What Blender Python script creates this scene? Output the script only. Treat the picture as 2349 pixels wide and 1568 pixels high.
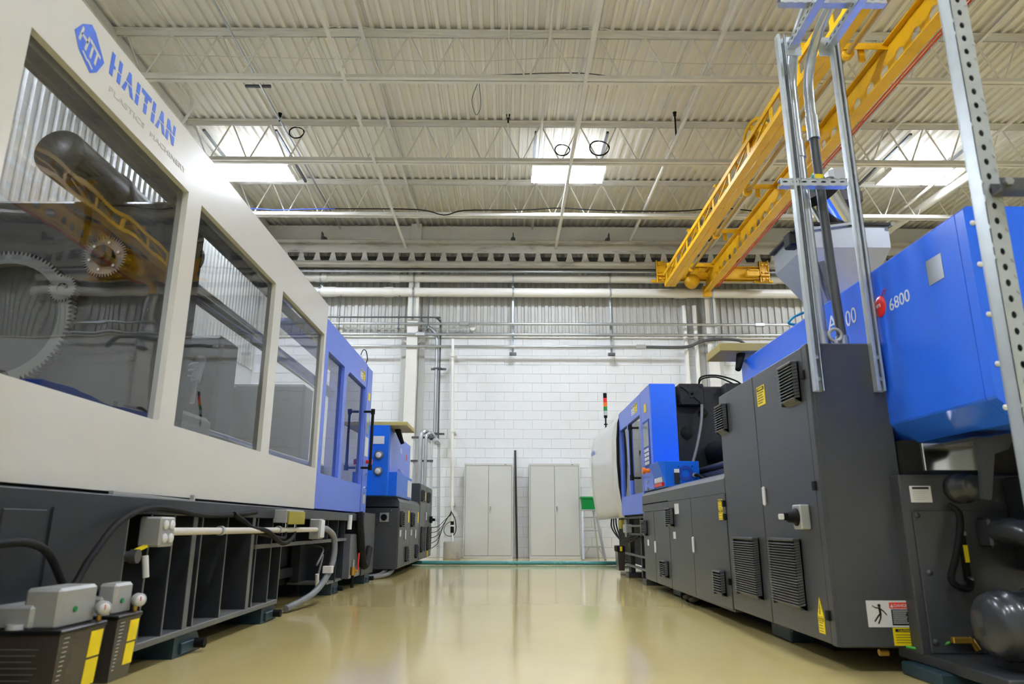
import bpy, bmesh, math, random
from mathutils import Vector, Matrix
random.seed(7)
for o in list(bpy.data.objects):
    bpy.data.objects.remove(o, do_unlink=True)
scene = bpy.context.scene
C = scene.collection
R = math.radians

# ------------------------------------------------------------------ camera
cam_data = bpy.data.cameras.new('camera')
cam = bpy.data.objects.new('camera', cam_data)
C.objects.link(cam)
cam_data.sensor_width = 36.0
cam_data.sensor_fit = 'HORIZONTAL'
cam_data.lens = 1600.0 / 2349.0 * 36.0
cam_data.clip_start = 0.05
cam_data.clip_end = 200
cam.matrix_world = (Matrix.Translation((0, 0, 0.64)) @ Matrix.Rotation(R(-0.4), 4, 'Z')
                    @ Matrix.Rotation(R(90 + 14.74), 4, 'X') @ Matrix.Rotation(R(0.13), 4, 'Z'))
cam_data.dof.use_dof = True
cam_data.dof.focus_distance = 9.0
cam_data.dof.aperture_fstop = 3.4
scene.camera = cam

# ------------------------------------------------------------------ world + exposure
world = bpy.data.worlds.new('world')
scene.world = world
world.use_nodes = True
world.node_tree.nodes['Background'].inputs[0].default_value = (0.75, 0.85, 1.0, 1)
world.node_tree.nodes['Background'].inputs[1].default_value = 0.3
scene.view_settings.view_transform = 'Standard'
scene.view_settings.look = 'None'
scene.view_settings.gamma = 1
scene.view_settings.use_curve_mapping = False
scene.view_settings.exposure = 1.65
LAMP_STRENGTH = 62.0          # emission of the fluorescent tubes

# ------------------------------------------------------------------ materials
def lin(c):
    c = c / 255.0
    return c / 12.92 if c <= 0.04045 else ((c + 0.055) / 1.055) ** 2.4

def rgb(r, g, b):
    return (lin(r), lin(g), lin(b), 1)

def mat(name, col, rough=0.5, metal=0.0, var=0.06, scale=6.0, bump=0.0, bscale=40.0, coat=0.0, spec=0.5, dirt=None, dscale=1.2, damt=0.5, stretch=None):
    m = bpy.data.materials.new(name)
    m.use_nodes = True
    nt = m.node_tree
    b = nt.nodes['Principled BSDF']
    b.inputs['Roughness'].default_value = rough
    b.inputs['Metallic'].default_value = metal
    b.inputs['Specular IOR Level'].default_value = spec
    if coat:
        b.inputs['Coat Weight'].default_value = coat
        b.inputs['Coat Roughness'].default_value = 0.08
    tc = nt.nodes.new('ShaderNodeTexCoord')
    vec = tc.outputs['Object']
    if stretch:
        mp = nt.nodes.new('ShaderNodeMapping')
        mp.inputs['Scale'].default_value = stretch
        nt.links.new(vec, mp.inputs['Vector'])
        vec = mp.outputs['Vector']
    n = nt.nodes.new('ShaderNodeTexNoise')
    n.inputs['Scale'].default_value = scale
    n.inputs['Detail'].default_value = 4
    nt.links.new(vec, n.inputs['Vector'])
    mx = nt.nodes.new('ShaderNodeMix')
    mx.data_type = 'RGBA'
    lo = tuple(max(0, c * (1 - var)) for c in col[:3]) + (1,)
    hi = tuple(min(1, c * (1 + var)) for c in col[:3]) + (1,)
    mx.inputs['A'].default_value = lo
    mx.inputs['B'].default_value = hi
    nt.links.new(n.outputs['Fac'], mx.inputs['Factor'])
    out = mx.outputs['Result']
    if dirt:
        n2 = nt.nodes.new('ShaderNodeTexNoise')
        n2.inputs['Scale'].default_value = dscale
        n2.inputs['Detail'].default_value = 7
        n2.inputs['Roughness'].default_value = 0.65
        nt.links.new(vec, n2.inputs['Vector'])
        rp = nt.nodes.new('ShaderNodeMapRange')
        rp.inputs['From Min'].default_value = 0.52
        rp.inputs['From Max'].default_value = 0.75
        rp.inputs['To Max'].default_value = damt
        nt.links.new(n2.outputs['Fac'], rp.inputs['Value'])
        m2 = nt.nodes.new('ShaderNodeMix')
        m2.data_type = 'RGBA'
        m2.inputs['B'].default_value = dirt
        nt.links.new(rp.outputs['Result'], m2.inputs['Factor'])
        nt.links.new(out, m2.inputs['A'])
        out = m2.outputs['Result']
    nt.links.new(out, b.inputs['Base Color'])
    if bump:
        n3 = nt.nodes.new('ShaderNodeTexNoise')
        n3.inputs['Scale'].default_value = bscale
        n3.inputs['Detail'].default_value = 2
        nt.links.new(vec, n3.inputs['Vector'])
        bp_ = nt.nodes.new('ShaderNodeBump')
        bp_.inputs['Strength'].default_value = bump
        bp_.inputs['Distance'].default_value = 0.01
        nt.links.new(n3.outputs['Fac'], bp_.inputs['Height'])
        nt.links.new(bp_.outputs['Normal'], b.inputs['Normal'])
    return m

M = {}
M['floor'] = mat('epoxy_floor', rgb(222, 202, 136), 0.115, var=0.05, scale=1.3, bump=0.05, bscale=2.2, coat=0.25, dirt=rgb(200, 180, 116), dscale=1.6, damt=0.3)
M['block'] = mat('painted_block', rgb(222, 224, 223), 0.55, var=0.02, scale=9, bump=0.12, bscale=120)
M['mortar'] = mat('painted_mortar', rgb(208, 208, 208), 0.7, var=0.03)
M['deck'] = mat('painted_deck', rgb(230, 227, 216), 0.5, var=0.05, scale=1.5, dirt=rgb(198, 190, 172), dscale=0.9, damt=0.4)
M['roof'] = mat('roof_slab', rgb(60, 58, 55), 0.9)
M['wallmetal'] = mat('painted_wall_panel', rgb(182, 182, 175), 0.45, var=0.03, scale=3, dirt=rgb(180, 176, 164), dscale=1.3, damt=0.3)  # base darkened to carry the shade of the runway beam and pipes
M['steelwhite'] = mat('white_painted_steel', rgb(222, 220, 212), 0.45, var=0.04, scale=3, dirt=rgb(190, 180, 160), dscale=2, damt=0.35)
M['gutter'] = mat('stained_white_beam', rgb(188, 185, 176), 0.5, var=0.1, scale=2.0, dirt=rgb(96, 84, 66), dscale=2.0, damt=0.85, stretch=(0.6, 1, 2.5))
M['pvc'] = mat('white_pvc', rgb(232, 230, 222), 0.35, var=0.02)
M['galv'] = mat('galvanised_steel', rgb(186, 192, 196), 0.3, 0.85, var=0.12, scale=30)
M['galv2'] = mat('zinc_strut', rgb(196, 204, 208), 0.36, 0.6, var=0.14, scale=18)
M['darkstrut'] = mat('dark_steel', rgb(88, 90, 92), 0.45, 0.5, var=0.1)
M['yellow'] = mat('crane_yellow', rgb(228, 176, 16), 0.42, var=0.08, scale=3, dirt=rgb(150, 104, 20), dscale=2.2, damt=0.4)
M['shaft'] = mat('dull_yellow_shaft', rgb(170, 140, 70), 0.45, 0.2, var=0.1)
M['copper'] = mat('orange_conductor_bar', rgb(206, 84, 32), 0.5, var=0.08)
M['guardwhite'] = mat('warm_white_enamel', rgb(212, 211, 203), 0.22, var=0.012, scale=2, coat=0.3)
M['bluelight'] = mat('periwinkle_blue_enamel', rgb(88, 120, 222), 0.36, var=0.03, scale=4, bump=0.04, bscale=200, spec=0.7)
M['blue'] = mat('bright_blue_enamel', rgb(44, 110, 246), 0.2, var=0.04, scale=3, bump=0.02, bscale=240)
M['bluebox'] = mat('azure_blue_enamel', rgb(8, 100, 212), 0.35, var=0.03)
M['bluedark'] = mat('dark_blue_fan_ring', rgb(16, 60, 160), 0.5)
M['grey'] = mat('charcoal_enamel', rgb(62, 64, 67), 0.36, var=0.04, scale=3, bump=0.05, bscale=260)
M['greylight'] = mat('charcoal_rounded_trim', rgb(96, 98, 100), 0.28, var=0.04)
M['castiron'] = mat('dark_painted_casting', rgb(20, 21, 24), 0.4, var=0.08, scale=5, bump=0.1, bscale=60)
M['pumpgrey'] = mat('glossy_grey_pump_paint', rgb(50, 52, 56), 0.26, var=0.05, scale=5, coat=0.15)
M['black'] = mat('black_rubber', rgb(13, 13, 14), 0.65, var=0.1, spec=0.2)
M['blackgloss'] = mat('black_plastic', rgb(16, 16, 18), 0.3, var=0.05, spec=0.3)
M['void'] = mat('near_black_shade_fill', rgb(14, 14, 15), 0.8)  # near-black colour standing in for darkness under and inside the machines
M['frame'] = mat('dark_frame_paint', rgb(40, 43, 48), 0.4, var=0.06, scale=4)
M['frameedge'] = mat('worn_grey_steel_edge', rgb(96, 97, 96), 0.45, 0.1, var=0.08)
M['pad'] = mat('teal_blue_levelling_pad', rgb(28, 54, 64), 0.5, var=0.08)
M['chrome'] = mat('polished_steel', rgb(214, 216, 218), 0.12, 1.0, var=0.04)
M['steel'] = mat('machined_steel', rgb(120, 120, 118), 0.4, 0.8, var=0.08)
M['brushed'] = mat('brushed_stainless', rgb(178, 184, 192), 0.32, 0.8, var=0.06, scale=20)
M['cabinet'] = mat('putty_grey_cabinet_enamel', rgb(198, 199, 193), 0.4, var=0.02, scale=3)
M['cabgap'] = mat('dark_seam', rgb(70, 70, 68), 0.7)
M['signyellow'] = mat('yellow_warning_label', rgb(240, 214, 0), 0.45, var=0.03)
M['signwhite'] = mat('white_label', rgb(222, 222, 222), 0.45, var=0.03)
M['signred'] = mat('red_label', rgb(220, 52, 40), 0.45)
M['signblack'] = mat('black_print', rgb(22, 22, 24), 0.55)
M['logoblue'] = mat('blue_lettering', rgb(44, 96, 206), 0.4)
M['printgrey'] = mat('grey_lettering', rgb(176, 174, 168), 0.5)
M['printwhite'] = mat('white_lettering', rgb(222, 228, 240), 0.4)
M['red'] = mat('red_plastic', rgb(214, 36, 30), 0.35)
M['orange'] = mat('amber_plastic', rgb(240, 120, 30), 0.35)
M['green'] = mat('green_plastic', rgb(16, 140, 70), 0.4)
M['binGreen'] = mat('green_bin_plastic', rgb(10, 130, 62), 0.35, var=0.06)
M['alu'] = mat('aluminium', rgb(200, 204, 208), 0.35, 0.7, var=0.06)
M['castalu'] = mat('cast_aluminium', rgb(172, 174, 172), 0.45, 0.35, var=0.06)
M['smoke'] = mat('smoky_reservoir_plastic', rgb(58, 52, 48), 0.2, var=0.1)
M['clearplast'] = mat('milky_plastic', rgb(190, 194, 198), 0.25, var=0.05)
M['brass'] = mat('brass', rgb(190, 150, 60), 0.35, 0.7, var=0.1)
M['hose'] = mat('teal_ribbed_hose', rgb(66, 140, 140), 0.35, var=0.06)
M['concrete'] = mat('concrete', rgb(176, 172, 160), 0.8, var=0.08, scale=12, bump=0.3, bscale=30, dirt=rgb(96, 86, 70), dscale=5, damt=0.6)
M['khaki'] = mat('khaki_board', rgb(176, 162, 96), 0.5, var=0.08)
M['olive'] = mat('olive_yellow_terminal_cover', rgb(150, 138, 34), 0.5, var=0.08)
M['greyplast'] = mat('grey_flexible_conduit', rgb(120, 122, 124), 0.45, var=0.06)
M['cablewhite'] = mat('off_white_cable', rgb(206, 202, 192), 0.5)
M['cableblue'] = mat('blue_cable', rgb(40, 70, 190), 0.5)
M['cablegreen'] = mat('green_earth_cable', rgb(70, 170, 50), 0.45)
M['tealcable'] = mat('teal_cable', rgb(30, 150, 180), 0.45)
M['rust'] = mat('dark_wooden_pole', rgb(52, 44, 40), 0.5, var=0.3, scale=14, stretch=(1, 1, 0.2), dirt=rgb(140, 130, 120), dscale=4, damt=0.5)
M['screen'] = mat('grey_display', rgb(150, 160, 160), 0.2)
M['lampwhite'] = mat('white_lamp_enamel', rgb(236, 236, 234), 0.35)

def glass_mat(name, tint, rough=0.02, wave=0.10):
    m = bpy.data.materials.new(name)
    m.use_nodes = True
    nt = m.node_tree
    nt.nodes.clear()
    out = nt.nodes.new('ShaderNodeOutputMaterial')
    tr = nt.nodes.new('ShaderNodeBsdfTransparent')
    tr.inputs['Color'].default_value = tint
    gl = nt.nodes.new('ShaderNodeBsdfGlossy')
    gl.inputs['Roughness'].default_value = rough
    fr = nt.nodes.new('ShaderNodeFresnel')
    fr.inputs['IOR'].default_value = 2.1
    mx = nt.nodes.new('ShaderNodeMixShader')
    tc = nt.nodes.new('ShaderNodeTexCoord')
    n = nt.nodes.new('ShaderNodeTexNoise')
    n.inputs['Scale'].default_value = 2.6
    n.inputs['Detail'].default_value = 1
    bp_ = nt.nodes.new('ShaderNodeBump')
    bp_.inputs['Strength'].default_value = wave
    bp_.inputs['Distance'].default_value = 0.02
    nt.links.new(tc.outputs['Object'], n.inputs['Vector'])
    nt.links.new(n.outputs['Fac'], bp_.inputs['Height'])
    nt.links.new(bp_.outputs['Normal'], gl.inputs['Normal'])
    nt.links.new(fr.outputs[0], mx.inputs[0])
    nt.links.new(tr.outputs[0], mx.inputs[1])
    nt.links.new(gl.outputs[0], mx.inputs[2])
    nt.links.new(mx.outputs[0], out.inputs['Surface'])
    return m

M['glass'] = glass_mat('acrylic_window', (0.62, 0.64, 0.66, 1))

def emit_mat(name, col, s):
    m = bpy.data.materials.new(name)
    m.use_nodes = True
    b = m.node_tree.nodes['Principled BSDF']
    b.inputs['Base Color'].default_value = (0.9, 0.9, 0.9, 1)
    b.inputs['Emission Color'].default_value = col
    b.inputs['Emission Strength'].default_value = s
    return m

M['tube'] = emit_mat('fluorescent_tube', (0.885, 0.955, 1.10, 1), LAMP_STRENGTH)
# thin white reflector that lets part of the tube light glow upwards
def reflector_mat():
    m = bpy.data.materials.new('white_lamp_reflector')
    m.use_nodes = True
    nt = m.node_tree
    nt.nodes.clear()
    out = nt.nodes.new('ShaderNodeOutputMaterial')
    d = nt.nodes.new('ShaderNodeBsdfDiffuse')
    d.inputs['Color'].default_value = (0.85, 0.85, 0.85, 1)
    t = nt.nodes.new('ShaderNodeBsdfTranslucent')
    t.inputs['Color'].default_value = (0.9, 0.9, 0.9, 1)
    mx = nt.nodes.new('ShaderNodeMixShader')
    mx.inputs[0].default_value = 0.18
    nt.links.new(d.outputs[0], mx.inputs[1])
    nt.links.new(t.outputs[0], mx.inputs[2])
    nt.links.new(mx.outputs[0], out.inputs['Surface'])
    return m
M['reflector'] = reflector_mat()

# ------------------------------------------------------------------ mesh builder
ORG = {}          # world origin of every built object

class MB:
    def __init__(self):
        self.v = []
        self.f = []
        self.s = []
    def add(self, vs, fs, smooth=False):
        k = len(self.v)
        self.v += [tuple(p) for p in vs]
        for f in fs:
            self.f.append(tuple(i + k for i in f))
            self.s.append(smooth)
        return self
    def box(self, x0, x1, y0, y1, z0, z1, b=0.0):
        if x0 > x1: x0, x1 = x1, x0
        if y0 > y1: y0, y1 = y1, y0
        if z0 > z1: z0, z1 = z1, z0
        if b <= 0:
            vs = [(x, y, z) for x in (x0, x1) for y in (y0, y1) for z in (z0, z1)]
            return self.add(vs, [(0, 1, 3, 2), (4, 6, 7, 5), (0, 4, 5, 1), (2, 3, 7, 6), (0, 2, 6, 4), (1, 5, 7, 3)])
        b = min(b, (x1 - x0) * .45, (y1 - y0) * .45, (z1 - z0) * .45)
        pts = []
        for x, sx in ((x0, 1), (x1, -1)):
            for y, sy in ((y0, 1), (y1, -1)):
                for z, sz in ((z0, 1), (z1, -1)):
                    pts += [(x, y + sy * b, z + sz * b), (x + sx * b, y, z + sz * b), (x + sx * b, y + sy * b, z)]
        return self.hull(pts)
    def hull(self, pts):
        bm = bmesh.new()
        for p in pts:
            bm.verts.new(p)
        bmesh.ops.convex_hull(bm, input=bm.verts)
        bmesh.ops.dissolve_limit(bm, angle_limit=0.01, verts=bm.verts, edges=bm.edges)
        bm.verts.index_update()
        vs = [v.co[:] for v in bm.verts]
        fs = [[v.index for v in f.verts] for f in bm.faces]
        bm.free()
        return self.add(vs, fs)
    def frame3(self, d, up=None):
        d = Vector(d).normalized()
        u = Vector(up) if up else (Vector((0, 0, 1)) if abs(d.z) < 0.95 else Vector((0, 1, 0)))
        a = d.cross(u).normalized()
        return d, a, a.cross(d).normalized()
    def bar(self, p, q, w, h, up=None):
        p, q = Vector(p), Vector(q)
        d, a, b = self.frame3(q - p, up)
        vs = [e + a * (sx * w / 2) + b * (sz * h / 2) for e in (p, q) for sx in (-1, 1) for sz in (-1, 1)]
        return self.add(vs, [(0, 2, 3, 1), (4, 5, 7, 6), (0, 4, 6, 2), (1, 3, 7, 5), (0, 1, 5, 4), (2, 6, 7, 3)])
    def cyl(self, p, q, r, n=14, r2=None, cap=True):
        p, q = Vector(p), Vector(q)
        r2 = r if r2 is None else r2
        d, a, b = self.frame3(q - p)
        vs = []
        for e, rr in ((p, r), (q, r2)):
            for k in range(n):
                t = 2 * math.pi * k / n
                vs.append(e + a * (rr * math.cos(t)) + b * (rr * math.sin(t)))
        self.add(vs, [(k, (k + 1) % n, n + (k + 1) % n, n + k) for k in range(n)], True)
        if cap:
            self.add(vs[:n][::-1], [tuple(range(n))])
            self.add(vs[n:], [tuple(range(n))])
        return self
    def ring(self, c, axis, r0, r1, w, n=24):
        return self.lathe([(r0, 0), (r1, 0), (r1, w), (r0, w), (r0, 0)], c, axis, n, False)
    def lathe(self, prof, c, axis, n=20, smooth=True):
        d, a, b = self.frame3(axis)
        c = Vector(c)
        m = len(prof)
        vs = []
        for r, h in prof:
            for k in range(n):
                t = 2 * math.pi * k / n
                vs.append(c + d * h + a * (r * math.cos(t)) + b * (r * math.sin(t)))
        fs = [(i * n + k, i * n + (k + 1) % n, (i + 1) * n + (k + 1) % n, (i + 1) * n + k) for i in range(m - 1) for k in range(n)]
        return self.add(vs, fs, smooth)
    def tube(self, pts, r, n=8, sub=0, closed=False):
        P = [Vector(p) for p in pts]
        if sub:
            Q = []
            L = len(P)
            for i in range(L - (0 if closed else 1)):
                if closed:
                    p0, p1, p2, p3 = P[(i - 1) % L], P[i], P[(i + 1) % L], P[(i + 2) % L]
                else:
                    p0, p1, p2, p3 = P[max(i - 1, 0)], P[i], P[i + 1], P[min(i + 2, L - 1)]
                for k in range(sub):
                    t = k / sub
                    Q.append(0.5 * ((2 * p1) + (p2 - p0) * t + (2 * p0 - 5 * p1 + 4 * p2 - p3) * t * t + (3 * p1 - p0 - 3 * p2 + p3) * t ** 3))
            if not closed:
                Q.append(P[-1])
            P = Q
        L = len(P)
        vs = []
        a = None
        for i in range(L):
            if closed:
                d = P[(i + 1) % L] - P[i - 1]
            else:
                d = P[min(i + 1, L - 1)] - P[max(i - 1, 0)]
            if d.length < 1e-9:
                d = Vector((0, 0, 1))
            d.normalize()
            if a is None:
                a = d.cross(Vector((0, 0, 1)) if abs(d.z) < .9 else Vector((0, 1, 0))).normalized()
            else:
                a = (a - d * a.dot(d)).normalized()
            b = d.cross(a)
            for k in range(n):
                t = 2 * math.pi * k / n
                vs.append(P[i] + a * (r * math.cos(t)) + b * (r * math.sin(t)))
        fs = []
        for i in range(L if closed else L - 1):
            j = (i + 1) % L
            fs += [(i * n + k, i * n + (k + 1) % n, j * n + (k + 1) % n, j * n + k) for k in range(n)]
        self.add(vs, fs, True)
        if not closed:
            self.add(vs[:n][::-1], [tuple(range(n))])
            self.add(vs[-n:], [tuple(range(n))])
        return self
    def prism(self, poly, axis, a0, a1):
        def P(u, v, a):
            return (a, u, v) if axis == 'x' else (u, a, v) if axis == 'y' else (u, v, a)
        n = len(poly)
        vs = [P(u, v, a0) for u, v in poly] + [P(u, v, a1) for u, v in poly]
        fs = [tuple(range(n))[::-1], tuple(range(n, 2 * n))] + [(i, (i + 1) % n, n + (i + 1) % n, n + i) for i in range(n)]
        return self.add(vs, fs)
    def holed(self, F, u0, u1, v0, v1, c, r, n=16, rv=None):
        """rectangular cell with an elliptic hole; F maps (u, v) to a point"""
        rv = rv or r
        cu, cv = c
        ang = [2 * math.pi * k / n + math.pi / n for k in range(n)]
        vs = [F(cu + r * math.cos(t), cv + rv * math.sin(t)) for t in ang]
        for t in ang:
            x, y = math.cos(t), math.sin(t)
            s = min(((u1 - cu) / x if x > 1e-6 else (u0 - cu) / x if x < -1e-6 else 1e9), ((v1 - cv) / y if y > 1e-6 else (v0 - cv) / y if y < -1e-6 else 1e9))
            vs.append(F(cu + x * s, cv + y * s))
        fs = [(k, (k + 1) % n, n + (k + 1) % n, n + k) for k in range(n)]
        self.add(vs, fs)
        for (uu, vv) in ((u0, v0), (u1, v0), (u1, v1), (u0, v1)):      # fill the corners
            t = math.atan2(vv - cv, uu - cu) % (2 * math.pi)
            k = int(((t - math.pi / n) % (2 * math.pi)) / (2 * math.pi / n)) % n
            self.add([F(uu, vv), vs[n + k], vs[n + (k + 1) % n]], [(0, 1, 2)])
        return self
    def build(self, name, m, parent=None, origin=None, recalc=True):
        org = Vector(origin) if origin is not None else (ORG[parent.name] if parent else Vector((0, 0, 0)))
        me = bpy.data.meshes.new(name)
        me.from_pydata([tuple(Vector(p) - org) for p in self.v], [], self.f)
        me.polygons.foreach_set('use_smooth', self.s)
        me.materials.append(M[m] if isinstance(m, str) else m)
        bm = bmesh.new()
        bm.from_mesh(me)
        if recalc:
            bmesh.ops.recalc_face_normals(bm, faces=bm.faces)
        bm.to_mesh(me)
        bm.free()
        me.update()
        o = bpy.data.objects.new(name, me)
        C.objects.link(o)
        if parent:
            o.parent = parent
            o.location = org - ORG[parent.name]
        else:
            o.location = org
        ORG[o.name] = org
        return o

def tag(o, label=None, cat=None, group=None, kind=None):
    if label: o['label'] = label
    if cat: o['category'] = cat
    if group: o['group'] = group
    if kind: o['kind'] = kind
    return o

def thing(name, loc, label, cat, group=None):
    o = bpy.data.objects.new(name, None)
    o.empty_display_size = 0.1
    C.objects.link(o)
    o.location = loc
    ORG[o.name] = Vector(loc)
    return tag(o, label, cat, group)

def copy_tree(o, dloc, label=None, parent=None):
    c = o.copy()
    C.objects.link(c)
    if parent is None:
        c.location = Vector(o.location) + Vector(dloc)
        ORG[c.name] = ORG[o.name] + Vector(dloc)
    else:
        c.parent = parent
        ORG[c.name] = ORG[o.name] + Vector(dloc)
    if label: c['label'] = label
    for ch in list(o.children):
        copy_tree(ch, dloc, None, c)
    return c

def text(name, s, size, m, parent, pos, xdir, up=(0, 0, 1), align='LEFT', ext=0.0008, bold=0.0, squeeze=1.0):
    cu = bpy.data.curves.new(name, 'FONT')
    cu.body = s
    cu.size = size
    cu.extrude = ext
    cu.offset = bold
    cu.align_x = align
    cu.resolution_u = 3
    t = bpy.data.objects.new(name, cu)
    C.objects.link(t)
    dg = bpy.context.evaluated_depsgraph_get()
    me = bpy.data.meshes.new_from_object(t.evaluated_get(dg))
    bpy.data.objects.remove(t, do_unlink=True)
    X = Vector(xdir).normalized()
    U = Vector(up).normalized()
    N = X.cross(U)
    mt = Matrix((X * squeeze, U, N)).transposed().to_4x4()
    mt.translation = Vector(pos) - ORG[parent.name]
    me.transform(mt)
    me.materials.clear()
    me.materials.append(M[m])
    o = bpy.data.objects.new(name, me)
    C.objects.link(o)
    o.parent = parent
    ORG[o.name] = ORG[parent.name]
    return o

# ================================================================== the room
WY = 15.0          # inner face of the back wall
XL, XR, YF = -5.6, 12.4, -6.5
ZC = 7.335         # underside of the roof deck
ZB = 4.7           # top of the block wall

tag(MB().box(XL - .2, XR + .2, YF - .2, WY + .3, -.12, 0).build('floor', 'floor'),
    'polished beige epoxy floor running between the two machines', kind='structure')

# ---- ceiling: roof slab + ribbed deck sheets
ceil = MB().box(XL - .2, XR + .2, YF - .2, WY + .3, ZC + .06, ZC + .16).build('ceiling', 'roof')
tag(ceil, 'off-white ribbed metal roof deck', kind='structure')
PITCH = 0.1524
def rib_profile(n, pitch, low, slope, depth):
    pts = []
    for k in range(n):
        x = k * pitch
        pts += [(x, depth), (x + (pitch - low) / 2 - slope, depth), (x + (pitch - low) / 2, 0), (x + (pitch + low) / 2, 0), (x + (pitch + low) / 2 + slope, depth)]
    pts.append((n * pitch - .003, depth))
    return pts
prof = rib_profile(6, PITCH, .046, .014, .042)
mb = MB()
n = len(prof)
mb.add([(x, YF, ZC + z) for x, z in prof] + [(x, WY, ZC + z) for x, z in prof], [(i, i + 1, n + i + 1, n + i) for i in range(n - 1)])
x = -6 * PITCH * 6 - 0.15
sheet = mb.build('deck_sheet', 'deck', ceil)
first = True
while x < XR:
    s = sheet if first else sheet.copy()
    if not first:
        C.objects.link(s)
    s.location = (x, 0, 0)
    first = False
    x += 6 * PITCH

# ---- back wall: painted blocks below, ribbed metal panels above
wall = MB().box(XL - .2, XR + .2, WY + .006, WY + .25, 0, ZC + .1).build('wall_back', 'mortar')
tag(wall, 'white painted block wall with ribbed metal panels above', kind='structure')
BL, BH = 0.4064, 0.2032
blk = MB().box(.0024, BL - .0024, 0, .03, .0024, BH - .0024, .003).build('concrete_block', 'block', wall)
rest = MB()
first = True
for j in range(23):
    off = (j % 2) * BL / 2
    for i in range(-15, 31):
        x = i * BL + off - .06
        if x < XL or x > XR:
            continue
        if -6 <= i <= 6:
            b = blk if first else blk.copy()
            if not first:
                C.objects.link(b)
            first = False
            b.location = (x, WY - .004, j * BH)
        else:
            rest.box(x + .003, x + BL - .003, WY - .004, WY + .02, j * BH + .003, (j + 1) * BH - .003)
tag(rest.build('block_courses', 'block', wall), kind='stuff')
wprof = rib_profile(6, PITCH, .07, .016, .036)
n = len(wprof)
mb = MB()
mb.add([(x, -(.036 - z) - .004, 0) for x, z in wprof] + [(x, -(.036 - z) - .004, ZC - ZB) for x, z in wprof], [(i, i + 1, n + i + 1, n + i) for i in range(n - 1)])
wp = mb.build('wall_panel', 'wallmetal', wall)
x = XL
first = True
while x < XR:
    s = wp if first else wp.copy()
    if not first:
        C.objects.link(s)
    first = False
    s.location = (x, WY, ZB)
    x += 6 * PITCH
MB().box(XL, XR, WY - .05, WY, ZB - .03, ZB, .004).build('sill_flashing', 'steelwhite', wall)

# ---- left wall (seen through the machine windows) and the rest of the hall
wl = MB().box(XL - .2, XL, YF, WY, 0, ZC + .1).build('wall_left', 'block')
tag(wl, 'white block wall with ribbed metal panels behind the left machine', kind='structure')
mb = MB()
mb.add([((.036 - z) + .004, x, 0) for x, z in wprof] + [((.036 - z) + .004, x, ZC - 3.9) for x, z in wprof], [(i, i + 1, n + i + 1, n + i) for i in range(n - 1)])
wp2 = mb.build('wall_panel', 'wallmetal', wl)
y = WY - 6 * PITCH - .05
first = True
while y > 0:
    s = wp2 if first else wp2.copy()
    if not first:
        C.objects.link(s)
    first = False
    s.location = (XL, y, 3.9)
    y -= 6 * PITCH
MB().box(XL, XL + .12, YF, WY - .05, ZC - .16, ZC - .02, .006).build('edge_angle', 'steelwhite', wl)
tag(MB().box(XR, XR + .2, YF, WY, 0, ZC + .1).build('wall_right', 'block'), 'white side wall far to the right', kind='structure')
tag(MB().box(XL, XR, YF - .2, YF, 0, ZC + .1).build('wall_front', 'block'), 'white wall behind the camera', kind='structure')

# ---- eave beam
t1 = MB().box(XL, XR, 14.80, 14.93, 6.93, 7.27, .006).build('trim_1', 'steelwhite')
tag(t1, 'deep white eave beam under the roof deck on the back wall', kind='structure')
MB().box(XL, XR, 14.86, 14.93, 6.84, 6.93).build('dark_gap_strip', 'darkstrut', t1)  # dark strip drawn for the shaded gap below the eave beam

# ---- crane runway beam with trapezoid openings
rw = thing('crane_runway_beam', (0, 14.35, 6.12), 'stained white castellated crane runway beam along the back wall', 'beam')
MB().box(XL + .1, XR - .1, 14.24, 14.46, 6.62, 6.69, .004).build('top_flange', 'gutter', rw)
MB().box(XL + .1, XR - .1, 14.24, 14.46, 6.12, 6.185, .004).build('bottom_flange', 'gutter', rw)
mb = MB()
mb.box(XL + .1, XR - .1, 14.342, 14.358, 6.43, 6.62)
mb.box(XL + .1, XR - .1, 14.342, 14.358, 6.185, 6.245)
P = .346
k0 = int((XL - .1) / P)
xx = .149 + P * k0
while xx < XR - .5:
    if xx > XL + .3:
        mb.prism([(xx + .138, 6.43), (xx + P - .138, 6.43), (xx + P - .105, 6.30), (xx + P - .082, 6.245), (xx + .082, 6.245), (xx + .105, 6.30)], 'y', 14.343, 14.357)
    xx += P
mb.build('castellated_web', 'gutter', rw)
MB().box(XL + .1, XR - .1, 14.62, 14.68, 6.37, 6.45).build('rear_dark_angle', 'cabgap', rw)
for x in (-4.1, .12, 2.24, 4.55, 6.9):
    MB().box(x - .035, x + .035, 14.4, 14.8, 6.69, 6.84).box(x - .012, x + .012, 14.3, 14.42, 6.69, 6.90).box(x - .05, x + .05, 14.5, 14.95, 6.78, 6.86).build('bracket', 'darkstrut', rw)

# ---- steel columns on the back wall
def column(x, label):
    c = thing('steel_column', (x, 14.87, 0), label, 'column', 'steel columns on the back wall')
    MB().box(x - .12, x + .12, 14.73, 14.75, 0, 7.3, .003).build('front_flange', 'steelwhite', c)
    MB().box(x - .01, x + .01, 14.75, 14.96, 0, 7.3).build('web', 'steelwhite', c)
    MB().box(x - .12, x + .12, 14.94, 14.955, 0, 7.3).build('rear_flange', 'steelwhite', c)
    for s in (-1, 1):
        MB().box(x + s * .13, x + s * .26, 14.93, 14.99, 0, ZB - .05, .003).build('recess_shade_strip', 'cabinet', c)  # grey strip painting the shadowed recess beside the column
        MB().prism([(x + s * .12, 4.62), (x + s * .27, 4.62), (x + s * .12, 4.50)], 'y', 14.80, 14.815).build('gusset', 'steelwhite', c)
    return c
column(-2.08, 'white steel column on the back wall behind the left machine')
column(4.5, 'white steel column on the back wall below the crane end carriage')
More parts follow.
